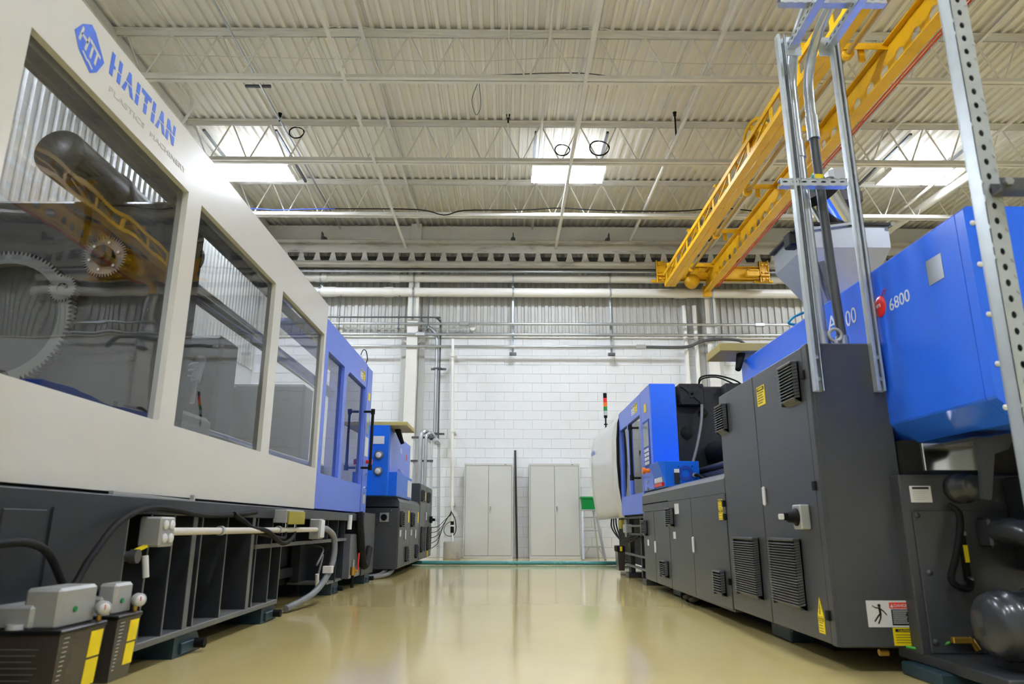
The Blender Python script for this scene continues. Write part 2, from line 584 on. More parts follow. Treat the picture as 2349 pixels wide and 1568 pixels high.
for x, lab in ((3.94, 'left of two slim white downpipes beside the right wall column'), (4.17, 'right of two slim white downpipes beside the right wall column')):
    dp = thing('downpipe', (x, 14.85, 0), lab, 'pipe', 'downpipes')
    MB().cyl((x, 14.85, .02), (x, 14.85, 5.4), .045, 12).build('pipe', 'pvc', dp)
    for z in (1.5, 3.6):
        MB().cyl((x, 14.85, z), (x, 14.85, z + .1), .055, 12).box(x - .02, x + .02, 14.85, 14.995, z + .03, z + .07).build('clip', 'pvc', dp)

# ================================================================== roof joists
def joist(y, x_ap, label, x0=-5.5, x1=12.2):
    j = thing('bar_joist', (0, y, 6.56), label, 'joist', 'open-web roof joists')
    mb = MB()
    for s in (-1, 1):
        mb.box(x0, x1, y + s * .012, y + s * .075, 7.318, 7.33).box(x0, x1, y + s * .012, y + s * .02, 7.245, 7.32)
    mb.build('top_chord', 'steelwhite', j)
    mb = MB()
    for s in (-1, 1):
        mb.box(x0, x1, y + s * .012, y + s * .07, 6.556, 6.566).box(x0, x1, y + s * .012, y + s * .02, 6.566, 6.645)
    mb.build('bottom_chord', 'steelwhite', j)
    pts = []
    k = math.floor((x0 - x_ap) / .66) + 1
    while x_ap + k * .66 < x1 - .5:
        a = x_ap + k * .66
        pts += [(a - .028, y, 7.235), (a, y, 7.262), (a + .028, y, 7.235), (a + .30, y, 6.63), (a + .33, y, 6.605), (a + .36, y, 6.63)]
        k += 1
    MB().tube(pts, .0135, 6).build('web_rod', 'steelwhite', j)
    return j
joist(8.38, -.07, 'white open-web roof joist highest in the photo, nearest the camera')
joist(10.63, -.10, 'white open-web roof joist just in front of the ceiling lamps')
joist(12.75, -.10, 'white open-web roof joist nearest the back wall, below the lamps')

# bridging and pipes that run from joist to joist
def brid(x, z, label, y0=5.2, y1=14.8, w=.05):
    o = MB().box(x - w / 2, x + w / 2, y0, y1, z - .006, z + .006).box(x - w / 2, x - w / 2 + .006, y0, y1, z, z + w).build('bridging_angle', 'steelwhite', None, (x, y0, z))
    tag(o, label, 'angle bar', 'joist bridging angles')
brid(1.06, 6.535, 'lower white bridging angle crossing in front of the middle lamp')
brid(1.20, 7.20, 'upper white bridging angle above the middle lamp')
brid(-2.24, 6.535, 'lower white bridging angle left of the middle, ending at the left column')
brid(-2.02, 7.20, 'upper white bridging angle left of the middle')
brid(4.45, 6.535, 'white bridging angle hidden partly behind the yellow crane')
brid(6.6, 7.20, 'white bridging angle right of the crane')
def pipe(name, pts, r, m, label, cat='pipe', group=None, n=10, sub=0):
    o = MB().tube(pts, r, n, sub).build(name, m, None, pts[0])
    return tag(o, label, cat, group)
pipe('roof_pipe', [(2.76, 5.2, 6.72), (2.70, 14.9, 6.72)], .03, 'steelwhite', 'slim white pipe under the roof just left of the crane')
pipe('roof_pipe', [(7.92, 5.2, 6.80), (7.92, 14.9, 6.80)], .03, 'pvc', 'slim white pipe under the roof beside the right lamp')
bpz = thing('drain_pipe', (8.1, 10.5, 6.6), 'thick white drain pipe sloping under the roof at the right', 'pipe')
MB().cyl((8.47, 10.9, 6.84), (8.12, 14.75, 6.80), .085, 16).build('pipe', 'pvc', bpz)
MB().cyl((8.20, 13.9, 6.81), (8.17, 14.2, 6.806), .1, 16).build('coupling', 'pvc', bpz)
pipe('roof_conduit', [(-3.79, 5.2, 7.15), (-3.80, 14.7, 7.15)], .016, 'galv', 'thin galvanised conduit under the roof at the left')
pipe('roof_conduit', [(.58, 5.2, 7.17), (.56, 14.7, 7.17)], .022, 'steelwhite', 'pale conduit under the roof near the middle lamp')
pipe('roof_conduit', [(.02, 5.2, 7.22), (-.02, 13.8, 7.22)], .012, 'steelwhite', 'thin pale conduit under the roof left of the middle lamp')
pipe('roof_conduit', [(6.0, 5.2, 7.2), (6.0, 14.7, 7.2)], .016, 'galv', 'thin galvanised conduit under the roof right of the crane')
st = MB().box(-4.04, -3.65, 9.38, 9.42, 7.14, 7.18, .003).build('cross_strut', 'darkstrut', None, (-3.85, 9.4, 7.14))
tag(st, 'short grey strut crossing the left roof conduit', 'strut')

def coil(c, r, label, m='black', tilt=0.0):
    pts = []
    for k in range(40):
        t = k / 40 * 2 * math.pi * 3
        rr = r * (1 + .05 * math.sin(k * 1.7))
        pts.append((c[0] + rr * math.cos(t), c[1] + .012 * math.sin(k * .9) + tilt * rr * math.sin(t), c[2] + rr * math.sin(t) * .82))
    tag(MB().tube(pts, .007, 5, 2).build('cable_coil', m, None, c), label, 'cable', 'cable coils on the joist')
coil((-3.60, 10.605, 7.10), .125, 'dark coil of cable hanging from the joist right of the left lamp')
coil((.92, 10.605, 6.80), .125, 'dark coil of cable on the joist above the middle lamp, left one')
coil((1.55, 10.605, 6.84), .165, 'dark coil of cable on the joist above the middle lamp, right one')
pipe('roof_cable', [(-5.2, 8.28, 7.18), (-3.9, 8.26, 7.12), (-3.0, 8.2, 7.16), (-2.25, 8.12, 7.22), (-1.4, 8.16, 7.15), (-.4, 8.2, 7.12), (.5, 8.16, 7.16), (1.08, 8.1, 7.22), (2.0, 8.2, 7.14), (3.7, 8.25, 7.15), (5, 8.25, 7.2)], .006, 'cablewhite', 'pale cable strung along the nearest joist', 'cable', None, 5, 6)
pipe('roof_cable', [(-5.2, 8.44, 6.99), (-2.3, 8.46, 6.95), (-.5, 8.46, 6.93), (.9, 8.46, 7.0), (2.5, 8.46, 6.92), (4.0, 8.46, 6.92)], .005, 'cablewhite', 'thin pale cable strung through the nearest joist', 'cable', None, 5, 5)
pipe('roof_cable', [(-3.4, 8.46, 6.66), (-2.0, 8.46, 6.68), (-1.0, 8.46, 6.67), (0, 8.46, 6.72), (1.0, 8.46, 6.75), (1.9, 8.46, 6.67), (4.6, 8.46, 6.67)], .008, 'darkstrut', 'grey cable lying on the lower chord of the nearest joist', 'cable', None, 5, 5)
pipe('roof_cable', [(-5.2, 12.66, 6.66), (-4.9, 12.64, 6.65), (-4.5, 12.64, 6.63), (-4.0, 12.65, 6.655), (-3.4, 12.65, 6.665)], .010, 'cableblue', 'blue cable lying on the rear joist at the left', 'cable', None, 6, 5)
pipe('roof_cable', [(-3.4, 12.65, 6.665), (-1.8, 12.65, 6.66), (-1.25, 12.62, 6.53), (-.85, 12.64, 6.64), (.3, 12.65, 6.66), (1.05, 12.64, 6.70), (2.0, 12.66, 6.66), (3.4, 12.66, 6.66), (4.2, 12.6, 6.70), (5, 12.6, 6.62)], .011, 'black', 'black cable sagging along the rear joist', 'cable', None, 6, 5)
pipe('roof_cable', [(-.43, 8.44, 6.55), (-.50, 8.44, 6.30), (-.44, 8.44, 6.07), (-.38, 8.44, 6.2), (-.40, 8.44, 6.55)], .005, 'darkstrut', 'grey wire loop hanging below the nearest joist', 'cable', None, 5, 6)
pipe('roof_cable', [(-4.75, 8.95, 6.86), (-4.62, 9.0, 6.6), (-4.8, 9.1, 6.3), (-5.3, 9.3, 6.15), (-5.5, 9.5, 6.15)], .022, 'steelwhite', 'curved pale conduit beside the left roof edge', 'conduit', None, 8, 6)

def sprink(x, y, label, z0=7.12):
    s = thing('sprinkler_head', (x, y, 7.2), label, 'sprinkler', 'sprinkler heads')
    MB().cyl((x, y, z0), (x, y, 7.26), .014, 8).build('stem', 'black', s)
    MB().cyl((x, y, 7.26), (x, y, 7.27), .035, 10).box(x - .025, x + .025, y - .004, y + .004, 7.2, 7.265).build('deflector', 'black', s)
sprink(-3.80, 10.3, 'small dark sprinkler head above the left lamp')
sprink(2.76, 10.2, 'small dark sprinkler head left of the crane', 6.73)
sprink(0.0, 10.3, 'small dark sprinkler head in the middle of the roof')
sprink(7.92, 10.2, 'small dark sprinkler head near the right lamp', 6.81)

# ================================================================== lamps
def make_lamp(x, y, label):
    z = 6.86
    L = thing('ceiling_lamp', (x, y, z), label, 'lamp', 'fluorescent ceiling lamps')
    for s in (-1, 1):
        yc = y + s * .155
        poly = [(-.13, 0), (-.09, .075), (.09, .075), (.13, 0)]
        mb = MB()
        for i in range(3):
            (a0, b0), (a1, b1) = poly[i], poly[i + 1]
            mb.add([(x - .66, yc + a0, z + b0), (x + .66, yc + a0, z + b0), (x + .66, yc + a1, z + b1), (x - .66, yc + a1, z + b1)], [(0, 1, 2, 3)])
        mb.build('reflector', 'reflector', L)
        for t in (-.065, 0, .065):
            MB().cyl((x - .61, yc + t, z + .035), (x + .61, yc + t, z + .035), .014, 8).build('fluorescent_tube', 'tube', L)
    for s in (-1, 1):
        MB().prism([(y - .30, z), (y - .26, z + .085), (y + .26, z + .085), (y + .30, z)], 'x', x + s * .66, x + s * .68).build('end_cap', 'lampwhite', L)
    MB().box(x - .66, x + .66, y - .03, y + .03, z + .05, z + .10).build('ballast_channel', 'lampwhite', L)
    for s in (-1, 1):
        MB().box(x + s * .62 - .021, x + s * .62 + .021, y - .90, y + .95, 7.19, 7.23).cyl((x + s * .62, y, z + .085), (x + s * .62, y, 7.2), .006, 6).build('hanging_strut', 'darkstrut', L)
    return L
lamp0 = make_lamp(1.10, 11.62, 'lit ceiling lamp in the middle of the picture')
for x, y, lab in ((-4.62, 11.62, 'lit ceiling lamp at the left above the white guard'), (7.60, 11.62, 'lit ceiling lamp at the right beyond the crane'),
                  (-4.62, 5.4, 'ceiling lamp overhead out of the picture at the left'), (1.1, 5.4, 'ceiling lamp overhead out of the picture in the middle'), (7.6, 5.4, 'ceiling lamp overhead out of the picture at the right'),
                  (-4.62, -.8, 'ceiling lamp behind the camera at the left'), (1.1, -.8, 'ceiling lamp behind the camera in the middle'), (7.6, -.8, 'ceiling lamp behind the camera at the right')):
    copy_tree(lamp0, (x - 1.10, y - 11.62, 0), lab)

# ================================================================== pipes and conduits along the back wall
def pvcpipe(z, r, x0, x1, coup, label):
    t = thing('pvc_pipe', (0, 14.6, z), label, 'pipe', 'large plastic pipes on the back wall')
    MB().cyl((x0, 14.7, z), (x1, 14.7, z), r, 20).build('pipe', 'pvc', t)
    for c, w in coup:
        MB().cyl((c - w / 2, 14.7, z), (c + w / 2, 14.7, z), r + .012, 20).build('coupling', 'pvc', t)
pvcpipe(5.965, .088, -5.2, 7.2, ((-4.14, .26), (-2.5, .2), (5.9, .2)), 'upper of two thick white plastic pipes along the back wall')
pvcpipe(5.64, .10, -4.9, 7.2, ((-3.95, .28), (-2.63, .2), (3.85, .26)), 'lower of two thick white plastic pipes along the back wall')

def hanger(x, z0, label, y=14.80):
    t = thing('strut_hanger', (x, y, z0), label, 'hanger', 'strut hangers carrying the pipes')
    mb = MB()
    mb.box(x - .02, x + .02, y + .02, y + .03, z0, 6.45)
    for s in (-1, 1):
        mb.box(x + s * .017, x + s * .021, y - .015, y + .03, z0, 6.45)
    mb.build('channel', 'galv2', t)
    for z, r in ((5.965, .1), (5.64, .112)):
        MB().ring((x - .02, 14.7, z), (1, 0, 0), r - .008, r + .004, .04, 20).box(x - .015, x + .015, 14.7 + r - .01, y + .02, z - .02, z + .02).build('pipe_clamp', 'galv', t)
    for z in (4.917, 4.679, 4.404):
        if z > z0:
            MB().ring((x - .018, 14.70, z), (1, 0, 0), .031, .04, .036, 14).box(x - .012, x + .012, 14.735, y + .02, z - .015, z + .015).build('conduit_clamp', 'galv', t)
    if z0 < 4.5:
        MB().box(x - .075, x + .075, y - .05, y + .03, z0 - .05, z0 + .01, .005).build('foot_bracket', 'darkstrut', t)
hanger(-4.15, 5.5, 'strut hanger at the left end of the thick pipes, above the white guard')
hanger(-2.08, 5.0, 'strut hanger on the left wall column', 14.70)
hanger(.125, 4.28, 'left of two long strut hangers over the grey cabinets')
hanger(2.28, 4.28, 'right of two long strut hangers over the grey cabinets')
hanger(4.53, 4.35, 'strut hanger under the crane end carriage', 14.70)

pipe('rigid_conduit', [(-4.2, 14.70, 4.912), (6.2, 14.70, 4.92)], .03, 'galv', 'top galvanised conduit of three along the back wall', 'conduit', 'long wall conduits', 12)
pipe('rigid_conduit', [(-4.2, 14.70, 4.672), (6.2, 14.70, 4.682)], .03, 'galv', 'middle galvanised conduit of three along the back wall', 'conduit', 'long wall conduits', 12)
pipe('rigid_conduit', [(-4.2, 14.70, 4.40), (2.91, 14.70, 4.408)], .028, 'galv', 'bottom galvanised conduit of three along the back wall', 'conduit', 'long wall conduits', 12)
pipe('flexible_conduit', [(2.91, 14.70, 4.408), (3.6, 14.70, 4.40), (3.95, 14.70, 4.42), (4.2, 14.70, 4.52), (4.5, 14.68, 4.58), (4.9, 14.62, 4.56), (5.1, 14.6, 4.50), (5.2, 14.6, 4.30)], .034, 'darkstrut', 'dark flexible conduit bending up below the crane end', 'conduit', None, 12, 6)
for x, z, lab in ((2.91, 4.405, 'galvanised coupling where the bottom conduit turns dark'), (-1.9, 4.675, 'galvanised coupling on the middle conduit by the left column'), (1.0 - 1.95, 4.915, 'galvanised coupling on the top conduit'), (5.55, 4.92, 'galvanised coupling on the top conduit at the right')):
    o = MB().box(x - .11, x + .11, 14.655, 14.745, z - .042, z + .042, .012)
    for k in (-.07, -.02, .03, .08):
        o.cyl((x + k, 14.70, z + .04), (x + k, 14.70, z + .06), .012, 6)
    tag(o.build('conduit_coupling', 'galv', None, (x, 14.7, z)), lab, 'coupling', 'conduit couplings')
pipe('thin_conduit', [(-4.2, 14.66, 5.045), (-1.68, 14.66, 5.05), (-1.56, 14.69, 5.04), (-1.49, 14.76, 4.99), (-1.47, 14.775, 4.85), (-1.46, 14.775, 3.0), (-1.45, 14.775, 2.35)], .019, 'darkstrut', 'thin grey conduit running along and bending down the wall', 'conduit', None, 8, 4)
pipe('thick_conduit', [(-1.93, 14.79, 4.98), (-1.80, 14.79, 4.92), (-1.60, 14.79, 4.74), (-1.54, 14.79, 4.55), (-1.535, 14.79, 4.2), (-1.53, 14.79, 2.35)], .036, 'galv', 'thick galvanised conduit dropping down the block wall', 'conduit', None, 12, 5)
for x in (-3.68, -2.38, -1.74):
    t = MB().cyl((x, 14.66, 4.72), (x, 14.66, 5.55), .009, 6)
    for z in (4.80, 5.05):
        t.box(x - .02, x + .02, 14.64, 14.70, z - .02, z + .02)
    lab = {-3.68: 'threaded hanger rod at the left of the thin conduit', -2.38: 'threaded hanger rod just left of the wall column', -1.74: 'threaded hanger rod just right of the wall column'}[x]
    tag(t.build('hanger_rod', 'darkstrut', None, (x, 14.66, 4.72)), lab, 'rod', 'hanger rods')
for z, lab in ((3.93, 'upper clamp bar on the vertical conduits'), (2.52, 'lower clamp bar on the vertical conduits')):
    t = MB().box(-1.66, -1.33, 14.83, 14.87, z - .02, z + .02).box(-1.60, -1.47, 14.745, 14.84, z - .018, z + .018, .01).box(-1.495, -1.42, 14.75, 14.84, z - .018, z + .018, .01)
    tag(t.build('clamp_bar', 'darkstrut', None, (-1.5, 14.8, z)), lab, 'clamp', 'conduit clamp bars')
pipe('rear_conduit', [(XL + .2, 14.47, 6.04), (7, 14.47, 6.06)], .022, 'galv', 'thin conduit just under the runway beam, front one', 'conduit', 'conduits under the runway beam', 8)
pipe('rear_conduit', [(XL + .2, 14.62, 6.16), (7, 14.62, 6.17)], .022, 'darkstrut', 'thin conduit just under the runway beam, rear one', 'conduit', 'conduits under the runway beam', 8)
# cable basket by the left column
t = MB()
for y in (14.9, 14.8):
    t.tube([(-3.6, y, 4.84), (-2.2, y, 4.84), (-1.0, y, 4.84), (-.8, y, 4.86)], .006, 5)
xx = -3.6
while xx < -.85:
    t.tube([(xx, 14.92, 4.90), (xx + .03, 14.90, 4.84), (xx + .03, 14.80, 4.84), (xx + .06, 14.79, 4.90)], .005, 5)
    xx += .13
tag(t.build('cable_basket', 'pvc', None, (-2.2, 14.85, 4.84)), 'pale wire cable basket beside the left wall column', 'cable basket')
t = MB().cyl((-.76, 14.85, 4.84), (-.76, 14.75, 4.84), .06, 14)
tag(t.build('round_junction_box', 'pvc', None, (-.76, 14.8, 4.84)), 'small round white junction box on the wall panels', 'junction box')

# ================================================================== yellow bridge crane
cr = thing('bridge_crane', (3.95, 14.35, 5.6), 'yellow underslung bridge crane with perforated girder and drive shaft', 'crane')
Y0, Y1 = -1.0, 14.46
GX, ZG0, ZG1 = 4.365, 5.60, 6.0
MB().box(GX - .075, GX + .075, Y0, Y1, ZG0, ZG0 + .018).build('girder_bottom_flange', 'yellow', cr)
MB().box(GX - .075, GX + .075, Y0, Y1, ZG1 - .018, ZG1).build('girder_top_flange', 'yellow', cr)
mb = MB()
y = 6.35 - .322 * 22 - .161
F = lambda u, v: (GX, u, v)
mb.add([(GX, Y0, ZG0), (GX, y, ZG0), (GX, y, ZG1), (GX, Y0, ZG1)], [(0, 1, 2, 3)])
while y + .322 < 14.2:
    mb.holed(F, y, y + .322, ZG0 + .018, ZG1 - .018, (y + .161, 5.72), .088, 16)
    y += .322
mb.add([(GX, y, ZG0), (GX, Y1, ZG0), (GX, Y1, ZG1), (GX, y, ZG1)], [(0, 1, 2, 3)])
web = mb.build('girder_web', 'yellow', cr)
sm = web.modifiers.new('thickness', 'SOLIDIFY')
sm.thickness = .01
MB().box(GX - .09, GX + .09, Y1 - .02, Y1 + .01, ZG0 - .12, ZG0 + .12, .004).build('end_stop', 'yellow', cr)
# side walkway truss
mb = MB().box(3.36, 3.47, Y0, 14.1, 5.585, 5.60).box(3.36, 3.372, Y0, 14.1, 5.60, 5.66)
mb.build('truss_lower_angle', 'yellow', cr)
MB().box(3.485, 3.59, Y0, 14.1, 5.585, 5.60).box(3.578, 3.59, Y0, 14.1, 5.60, 5.66).build('truss_lower_channel', 'yellow', cr)
MB().box(3.35, 3.42, Y0, 14.1, 5.89, 5.905).box(3.35, 3.362, Y0, 14.1, 5.83, 5.89).build('truss_upper_angle', 'yellow', cr)
y = 13.9
k = 0
while y > 1.5:
    MB().box(3.362, 3.374, y - .045, y + .045, 5.61, 5.89).build('truss_post', 'yellow', cr)
    MB().bar((3.385, y, 5.62), (3.385, y - .85, 5.87), .02, .02).build('truss_diagonal', 'yellow', cr)
    MB().bar((3.37, y - .3, 5.86), (3.58, y - .02, 5.61), .045, .008).build('truss_knee_brace', 'yellow', cr)
    y -= .86
for y in (13.85, 12.1, 10.33, 8.62, 6.9, 5.15, 3.4):
    MB().box(3.36, 4.36, y - .05, y + .05, 6.0, 6.012).box(3.36, 4.36, y - .05, y - .04, 5.93, 6.0).build('cross_member', 'yellow', cr)
    mb = MB().lathe([(.032, 0), (.07, 0), (.07, .07), (.032, .07)], (3.90, y - .035, 5.90), (0, 1, 0), 16)
    mb.box(3.87, 3.93, y - .03, y + .03, 5.95, 6.005).box(4.03, 4.10, y - .012, y + .012, 5.80, 6.0)
    mb.build('shaft_bearing', 'yellow', cr)
MB().cyl((3.90, 0, 5.90), (3.90, 14.3, 5.90), .03, 12).build('drive_shaft', 'shaft', cr)
for x in (4.485, 4.525):
    MB().cyl((x, Y0, 5.615), (x, 14.2, 5.615), .011, 6).build('conductor_bar', 'copper', cr)
MB().tube([(3.36, 8.9, 5.92), (3.37, 8.7, 6.05), (3.44, 8.5, 6.08), (3.55, 8.45, 5.95)], .025, 8, 6).build('cable_pipe', 'yellow', cr)
MB().box(3.42, 3.6, 8.55, 8.95, 5.66, 5.92, .01).build('drive_box', 'yellow', cr)
# end carriage under the runway
MB().box(3.4, 5.5, 14.26, 14.28, 5.83, 6.09).box(3.4, 5.5, 14.42, 14.44, 5.83, 6.09).box(3.4, 5.5, 14.2, 14.28, 5.82, 5.835).box(3.4, 5.5, 14.2, 14.28, 6.08, 6.095).build('end_carriage', 'yellow', cr)
for x in (3.32, 5.56):
    mb = MB().box(x - .10, x - .08, 14.16, 14.24, 5.72, 6.22, .003).box(x + .08, x + .1, 14.16, 14.24, 5.72, 6.22, .003).box(x - .10, x + .10, 14.2, 14.24, 5.76, 6.2)
    mb.box(x - .1, x + .1, 14.12, 14.25, 5.86, 5.885)
    for z in (5.80, 5.95, 6.12):
        mb.cyl((x - .04, 14.2, z), (x - .04, 14.15, z), .025, 8).cyl((x + .05, 14.2, z), (x + .05, 14.15, z), .02, 8)
    mb.build('wheel_plate', 'yellow', cr)
    MB().cyl((x - .2, 14.3, 5.78), (x + .2, 14.3, 5.78), .035, 10).build('bumper', 'yellow', cr)
MB().lathe([(0, 0), (.13, 0), (.15, .03), (.15, .16), (.13, .19), (0, .19)], (3.98, 14.1, 5.74), (0, 1, 0), 20).build('drive_gearbox', 'yellow', cr)
MB().box(5.15, 5.42, 14.08, 14.24, 5.84, 5.96, .008).box(5.2, 5.4, 14.05, 14.1, 5.95, 5.97).build('carriage_box', 'yellow', cr)
for i in range(3):
    MB().cyl((5.22 + i * .06, 14.26, 6.03), (5.22 + i * .06, 14.235, 6.03), .014, 8).build('bolt', 'darkstrut', cr)

# ================================================================== things along the back wall
def cabinet(x0, x1, label):
    c = thing('storage_cabinet', ((x0 + x1) / 2, 14.73, 0), label, 'cabinet', 'grey steel storage cabinets')
    zt = 1.875
    MB().box(x0 + .004, x1 - .004, 14.53, 14.96, 0.0, zt - .005).build('carcass', 'cabinet', c)
    MB().box(x0, x1, 14.50, 14.535, zt - .045, zt, .003).box(x0, x1, 14.50, 14.535, 0, .055, .003).box(x0, x0 + .022, 14.50, 14.535, .05, zt - .04).box(x1 - .022, x1, 14.50, 14.535, .05, zt - .04).build('face_frame', 'cabinet', c)
    MB().box(x0 + .02, x1 - .02, 14.524, 14.53, .05, zt - .04).build('door_gap', 'cabgap', c)
    xm = (x0 + x1) / 2
    for a, b in ((x0 + .027, xm - .003), (xm + .003, x1 - .027)):
        d = MB().box(a, b, 14.503, 14.525, .062, zt - .05, .003).build('door', 'cabinet', c)
        if a > xm:
            MB().box(a + .022, a + .05, 14.48, 14.505, .93, 1.02, .006).cyl((a + .036, 14.49, .935), (a + .034, 14.478, .87), .008, 8).build('handle', 'chrome', d)
    MB().box(x1 - .17, x1 - .13, 14.497, 14.501, zt - .027, zt - .018).build('maker_plate', 'signblack', c)
cabinet(-.865, .124, 'tall grey two-door steel cabinet left of the dark pole')
cabinet(.46, 1.494, 'tall grey two-door steel cabinet between the dark pole and the stepladder')

tag(MB().cyl((.215, 14.66, .0), (.178, 14.97, 2.19), .021, 10).build('wooden_pole', 'rust', None, (.215, 14.66, 0)), 'dark scuffed pole leaning on the wall between the grey cabinets', 'pole')

ld = thing('stepladder', (1.7, 14.3, 0), 'aluminium stepladder behind the white guard of the right machine', 'ladder')
for x0, x1 in ((1.49, 1.515), (1.915, 1.77)):
    MB().bar((x0, 14.12, 0.0), (x1, 14.32, .93), .045, .06, (0, 1, 0)).build('front_rail', 'alu', ld)
for x0, x1 in ((1.53, 1.55), (1.87, 1.74)):
    MB().bar((x0, 14.75, 0.0), (x1, 14.42, .93), .03, .03, (0, 1, 0)).build('rear_leg', 'alu', ld)
for z, y in ((.25, 14.175), (.55, 14.24), (.80, 14.29)):
    xa = 1.49 + .025 * z / .93
    xb = 1.915 - .145 * z / .93
    MB().box(xa + .01, xb - .01, y - .05, y + .05, z - .012, z + .012, .003).build('step', 'alu', ld)
MB().bar((1.50, 14.14, .05), (1.62, 14.175, .24), .015, .02).build('brace', 'alu', ld)
MB().bar((1.90, 14.14, .05), (1.79, 14.175, .24), .015, .02).build('brace', 'alu', ld)
MB().box(1.49, 1.80, 14.26, 14.46, .93, .955, .005).build('top_cap', 'alu', ld)
gb = thing('green_bin', (1.64, 14.36, .955), 'green plastic bin standing on top of the stepladder', 'bin')
MB().hull([(x, y, z) for z, e in ((.957, .0), (1.20, .02)) for x in (1.51 - e, 1.77 + e) for y in (14.27 - e, 14.45 + e)]).build('body', 'binGreen', gb)
MB().box(1.475, 1.805, 14.235, 14.485, 1.17, 1.205, .004).build('rim', 'green', gb)

hs = thing('suction_hose', (.2, 12.2, .035), 'teal ribbed hose lying across the floor in front of the cabinets', 'hose')
hp = [(-1.66, 12.32, .037), (-1.2, 12.22, .037), (0, 12.2, .037), (1.0, 12.22, .037), (1.75, 12.2, .037), (2.05, 12.3, .037)]
MB().tube(hp, .031, 10, 12).build('tube', 'hose', hs)
mb = MB()
x = -1.655
while x < 2.04:
    for i in range(len(hp) - 1):
        if hp[i][0] <= x <= hp[i + 1][0]:
            t = (x - hp[i][0]) / (hp[i + 1][0] - hp[i][0])
            yy = hp[i][1] * (1 - t) + hp[i + 1][1] * t
            break
    mb.lathe([(.030, -.006), (.037, 0), (.030, .006)], (x, yy, .037), (1, 0, 0), 10)
    x += .026
tag(mb.build('ribs', 'hose', hs), kind='stuff')

cy = MB().lathe([(0, 0), (.168, 0), (.172, .02), (.172, .31), (.16, .335), (0, .335)], (-1.07, 14.3, 0), (0, 0, 1), 28)
tag(cy.build('concrete_footing', 'concrete', None, (-1.07, 14.3, 0)), 'stained concrete cylinder on the floor beside the left grey cabinet', 'footing')
wpz = thing('white_standpipe', (-1.1, 14.45, .335), 'slim white standpipe rising from the concrete cylinder up the wall', 'pipe')
MB().tube([(-1.07, 14.36, .33), (-1.09, 14.38, .6), (-1.10, 14.40, 1.02)], .026, 10, 4).build('lower_fitting', 'pvc', wpz)
MB().cyl((-1.10, 14.40, 1.02), (-1.165, 14.42, 4.5), .03, 12).build('pipe', 'pvc', wpz)
for z in (1.02, 2.5, 4.1):
    MB().cyl((-1.10 - .0187 * (z - 1.02), 14.40, z), (-1.10 - .0187 * (z - 1.02), 14.40, z + .08), .045, 12).box(-1.14, -1.08, 14.4, 14.99, z + .03, z + .05).build('collar', 'pvc', wpz)
MB().cyl((-1.08, 14.37, .5), (-1.085, 14.38, .72), .035, 10).build('valve', 'black', wpz)
MB().cyl((-1.08, 14.37, .62), (-1.08, 14.37, .65), .042, 10).build('white_ring', 'pvc', wpz)
mb = MB()
random.seed(3)
for k in range(5):
    z0 = .93 - .02 * k
    mb.tube([(-1.10, 14.34, z0), (-1.14 - .015 * k, 14.3, z0 - .10), (-1.22 - .02 * k, 14.2, .74 - .07 * k), (-1.34, 14.05, .62 - .08 * k), (-1.46, 13.9, .60 - .10 * k)], .006, 5, 6)
mb.tube([(-1.10, 14.34, .72), (-1.2, 14.3, .66), (-1.24, 14.28, .54), (-1.18, 14.28, .45), (-1.08, 14.33, .44)], .006, 5, 6)
mb.tube([(-1.10, 14.34, .9), (-1.02, 14.32, .75), (-1.0, 14.3, .55), (-1.05, 14.33, .45)], .009, 5, 6)
tag(mb.build('cable_bundle', 'black', None, (-1.2, 14.3, .6)), 'tangle of thin black cables tied around the white standpipe', 'cables')

# conduit stand above the far cabinet of the left machine
cs = thing('conduit_stand', (-1.6, 13.6, 0), 'slotted steel conduit stand behind the far cabinet of the left machine', 'conduit stand')
def slotted(mb, p, q, w, side, pitch=.05, sl=.028):
    """flat slotted strut face between p and q, side = unit vector across"""
    p, q, side = Vector(p), Vector(q), Vector(side)
    d = q - p
    L = d.length
    d.normalize()
    n = int(L / pitch)
    for k in range(n):
        u0 = k * pitch
        FF = lambda u, v: p + d * u + side * v
        mb.holed(FF, u0, u0 + pitch, -w / 2, w / 2, (u0 + pitch / 2, 0), sl / 2, 8, .0065 * w / .041)
    return mb
def strut(name, p, q, parent, side=(1, 0, 0), depth=(0, 1, 0), m='galv2', w=.041, dd=.041, pitch=.0508, sl=.029):
    mb = MB()
    slotted(mb, p, q, w, side, pitch, sl)
    p, q, s, d = Vector(p), Vector(q), Vector(side), Vector(depth)
    L = (q - p).length
    n = int(L / pitch)
    q2 = p + (q - p).normalized() * (n * pitch)
    for k in (-1, 1):
        a, b = p + s * (k * w / 2), q2 + s * (k * w / 2)
        mb.add([a, b, b + d * dd, a + d * dd], [(0, 1, 2, 3)])
        a2, b2 = a + d * dd, b + d * dd
        mb.add([a2, b2, b2 - s * (k * .011), a2 - s * (k * .011)], [(0, 1, 2, 3)])
        mb.add([a2 - s * (k * .011), b2 - s * (k * .011), b2 - s * (k * .011) - d * .008, a2 - s * (k * .011) - d * .008], [(0, 1, 2, 3)])
    o = mb.build(name, m, parent)
    sd = o.modifiers.new('thickness', 'SOLIDIFY')
    sd.thickness = .0025
    return o
strut('post', (-1.33, 14.2, 0.0), (-1.38, 14.2, 2.28), cs, w=.05, dd=.05)
strut('post', (-1.77, 13.6, 1.2), (-1.80, 13.6, 2.32), cs)
strut('post', (-1.45, 13.6, 1.2), (-1.47, 13.6, 2.32), cs)
for z in (2.29, 1.84):
    MB().box(-1.85, -1.42, 13.56, 13.595, z - .02, z + .02).build('cross_bar', 'darkstrut', cs)
